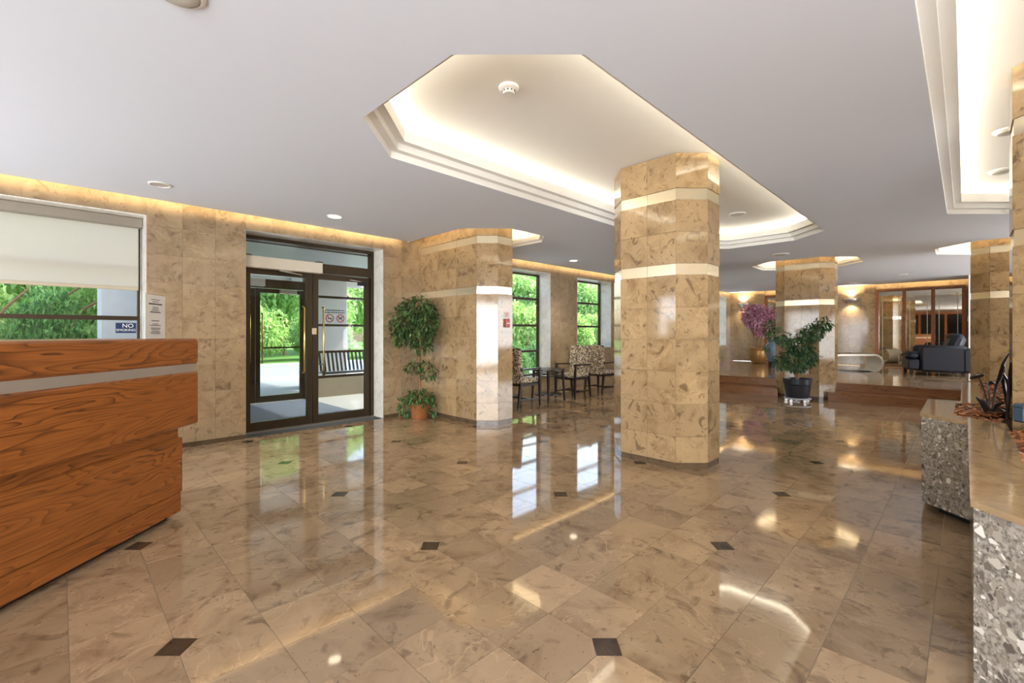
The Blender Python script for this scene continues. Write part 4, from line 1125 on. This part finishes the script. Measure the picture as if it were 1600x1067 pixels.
# fire alarm pull station
fa = thing('fire_alarm', (4.42, 4.53, 1.40), 'red fire alarm pull station on the wall column', 'alarm')
MB().box(-.038, -.035, -.06, .038, 0, .06, bev=.006).build('body', M['red'], fa); MB().box(-.028, -.042, -.012, .028, -.036, .005).build('pull_bar', M['white'], fa)
fs_ = thing('fire_notice', (4.42, 4.53, 1.515), 'small white instruction plate above the red fire alarm', 'sign')
MB().box(-.05, -.004, -.04, .05, 0, .04).build('plate', M['paper'], fs_)
b = MB()
for k in range(4): b.box(-.04+.005*k, -.005, .022-k*.016, .04-.004*k, -.0042, .029-k*.016)
b.build('print', M['red'], fs_)

# ------------------------------------------------------------------ outdoors
tag(MB().box(-40, 6.42, -.3, 1.2, 14.5, -.02).box(1.2, 9.1, -.3, XR, 14.5, -.02).box(XR, 6.42, -.3, 40, 11.2, -.02).box(XR, 11.2, -.3, 40, 14.5, -.02).build('forecourt_paving', M['paving']), 'pale paved forecourt outside the entrance', 'paving')
tag(MB().box(-40, 14.5, -.3, 40, 18.6, -.04).build('driveway', M['asphalt']), 'grey asphalt driveway beyond the forecourt', 'road')
tag(MB().box(-40, 18.6, -.3, 40, 18.8, .10, bev=.02).build('kerb', M['concrete']), 'concrete kerb along the far side of the driveway', 'kerb')
tag(MB().box(-60, 18.8, -.3, 90, 60, .08).build('lawn', M['grass']), 'green lawn behind the kerb', 'lawn')
def pillar(x0, y0, x1, y1, z1, label):
    t = thing('concrete_pillar', ((x0+x1)/2, (y0+y1)/2, -.02), label, 'pillar'); w_, d_ = (x1-x0)/2, (y1-y0)/2
    MB().box(-w_, -d_, 0, w_, d_, z1, bev=.02).build('shaft', M['concrete'], t); MB().box(-w_-.03, -d_-.03, 0, w_+.03, d_+.03, .12, bev=.01).build('plinth', M['concrete'], t)
pillar(.40, 8.5, 1.02, 9.1, 2.75, 'pale concrete pillar outside the window with the blind')
pillar(4.15, 10.6, 4.95, 11.3, 2.75, 'wide concrete pillar outside the entrance beside the bench')
cn = thing('entrance_canopy', (2.0, 11.2, 2.75), 'flat concrete canopy over the forecourt', 'canopy')
MB().box(-1.75, -2.15, 0, 4.5, 1.6, .22).build('slab', M['white'], cn)
MB().box(-1.75, 1.6, -.14, 4.5, 1.75, .30, bev=.01).build('edge_beam', M['concrete'], cn)
MB().box(2.4, -2.1, -.22, 2.6, 1.6, 0).build('cross_beam', M['concrete'], cn)
# outdoor bench with black slats
bn = thing('slatted_bench', (4.72, 9.75, -.02), 'black metal bench with upright slats outside the entrance', 'bench')
for k in range(17):
    x = -.75+k*1.5/16
    s_ = MB().bar((x, .22, .44), (x, .34, .86), .045, .01).bar((x, -.20, .43), (x, .22, .43), .045, .01); s_.build('slat', M['black'], bn)
MB().tube([(-.8, .34, .87), (.8, .34, .87)], .018, 8).build('rail', M['black'], bn); MB().tube([(-.8, -.22, .43), (.8, -.22, .43)], .018, 8).build('rail', M['black'], bn)
for x in (-.78, .78):
    MB().bar((x, -.2, .43), (x, -.22, 0), .04, .04).bar((x, .22, .43), (x, .28, 0), .04, .04).bar((x, .2, .43), (x, .34, .87), .04, .03).bar((x, -.22, .62), (x, .28, .62), .045, .02).bar((x, -.22, .43), (x, -.22, .62), .03, .03).build('end_frame', M['black'], bn)
# shrubs and trees
random.seed(77)
def bush_mesh(n_, l, w_, mat, name):
    b = MB()
    for _ in range(26):
        u = rv().normalized()*random.uniform(.45, .72); u.z = abs(u.z)*.9
        cloud(b, (u.x, u.y, u.z+.25), (.32, .32, .26), n_//26, l, w_, .5, .2)
    lo = min(v[2] for v in b.v); b.v = [(v[0], v[1], v[2]-lo+.01) for v in b.v]
    o = b.build(name, mat); me = o.data; bpy.data.objects.remove(o); return me
bm1 = bush_mesh(7000, .10, .055, M['bushleaf'], 'foliage'); bm2 = bush_mesh(7000, .09, .05, M['bushdark'], 'foliage'); bm3 = bush_mesh(16000, .075, .045, M['treeleaf'], 'foliage')
stem_me = MB().tube([(0, 0, 0), (.02, .01, .4), (0, 0, .9)], [.03, .025, .01], 8).tube([(0, 0, .2), (.2, .1, .6), (.35, .15, .9)], [.02, .015, .006], 6).tube([(0, 0, .15), (-.2, -.1, .55), (-.3, -.2, .9)], [.02, .015, .006], 6).build('stem', M['bark']); sm = stem_me.data; bpy.data.objects.remove(stem_me)
def shrub(me, x, y, s, sz, label, name='garden_shrub', group='shrubs across the driveway', base=.05, cat='shrub'):
    t = thing(name, (x, y, base), label, cat, rz=random.uniform(0, 6), group=group)
    for nm, m_ in (('stem', sm), ('foliage', me)):
        o = bpy.data.objects.new(nm, m_); COL.objects.link(o); o.parent = t; o.scale = (s, s, sz)
        if nm == 'foliage': o['kind'] = 'stuff'
    return t
for k, (x, w_) in enumerate(((-2.6, 'left edge of the window with the blind'), (.6, 'window with the blind, beside the pillar'), (5.6, 'left half of the outer glass door'), (8.6, 'right half of the outer glass door'), (11.8, 'glass right of the wide outdoor pillar'))):
    shrub(bm1, x, 20.6+.3*(k % 2), 1.55, 2.15+.15*(k % 2), 'hedge shrub across the driveway, seen through the '+w_, name='hedge_shrub')
for k, (x, y, w_) in enumerate(((14.2, 13.4, 'left side of the tall window by the armchairs'), (17.6, 15.9, 'right side of the tall window by the armchairs'), (21.6, 17.0, 'left side of the small window by the armchairs'), (25.6, 17.8, 'right side of the small window by the armchairs'))):
    shrub(bm1, x, y, 1.75, 2.3, 'bright green shrub filling the '+w_, group='shrubs outside the lounge windows')
for k, (x, y, s, w_) in enumerate(((-1.15, 9.5, .8, 'at the left frame edge'), (-.1, 9.9, .7, 'nearest the pillar'), (-1.3, 12.0, .95, 'farther back on the left'), (.4, 12.2, .95, 'farther back, right half'))):
    shrub(bm2 if k < 2 else bm1, x, y, s, 1.75 if k < 2 else 2.2, 'leafy shrub outside the window behind the desk, '+w_, group='shrubs under the desk window', base=-.02)
for k, (x, y, s, w_) in enumerate(((8.6, 8.6, .7, 'behind the side table'), (10.6, 9.4, .8, 'right of the side table'), (12.9, 10.4, .9, 'behind the tall armchair'))):
    shrub(bm2, x, y, s, .95, 'low dark shrub close outside the window '+w_, group='low shrubs outside the armchair windows', base=-.02)
for k, (x, y, w_) in enumerate(((-.5, 27, 'behind the hedge at the far left'), (8.6, 26, 'behind the hedge left of the entrance doors'), (14.6, 31, 'behind the hedge seen through the entrance'), (25.5, 25, 'seen through the tall window by the armchairs'), (34.5, 27, 'seen through the small window by the armchairs'), (43.5, 30, 'farthest back beyond the lounge'))):
    t = thing('garden_tree', (x, y, .05), 'tall light green tree '+w_, 'tree', group='trees behind the hedge')
    o = bpy.data.objects.new('trunk', sm); COL.objects.link(o); o.parent = t; o.scale = (3, 3, 7)
    o = bpy.data.objects.new('crown', bm3); COL.objects.link(o); o.parent = t; o.scale = (4.1, 4.1, 5.8); o.location = (0, 0, .6); o['kind'] = 'stuff'; o.rotation_euler.z = k
br = thing('bare_branches', (-1.0, 10.9, -.02), 'pale bare branches rising above the shrubs outside the desk window', 'tree')
for k in range(6):
    a = -1.2+k*.45; MB().tube([(a, 0, 1.2), (a+.25, .05, 1.7), (a+.2+.12*k, .1, 2.1), (a+.5+.1*k, .1, 2.7)], [.03, .022, .015, .008], 6).build('branch', M['bark'], br)
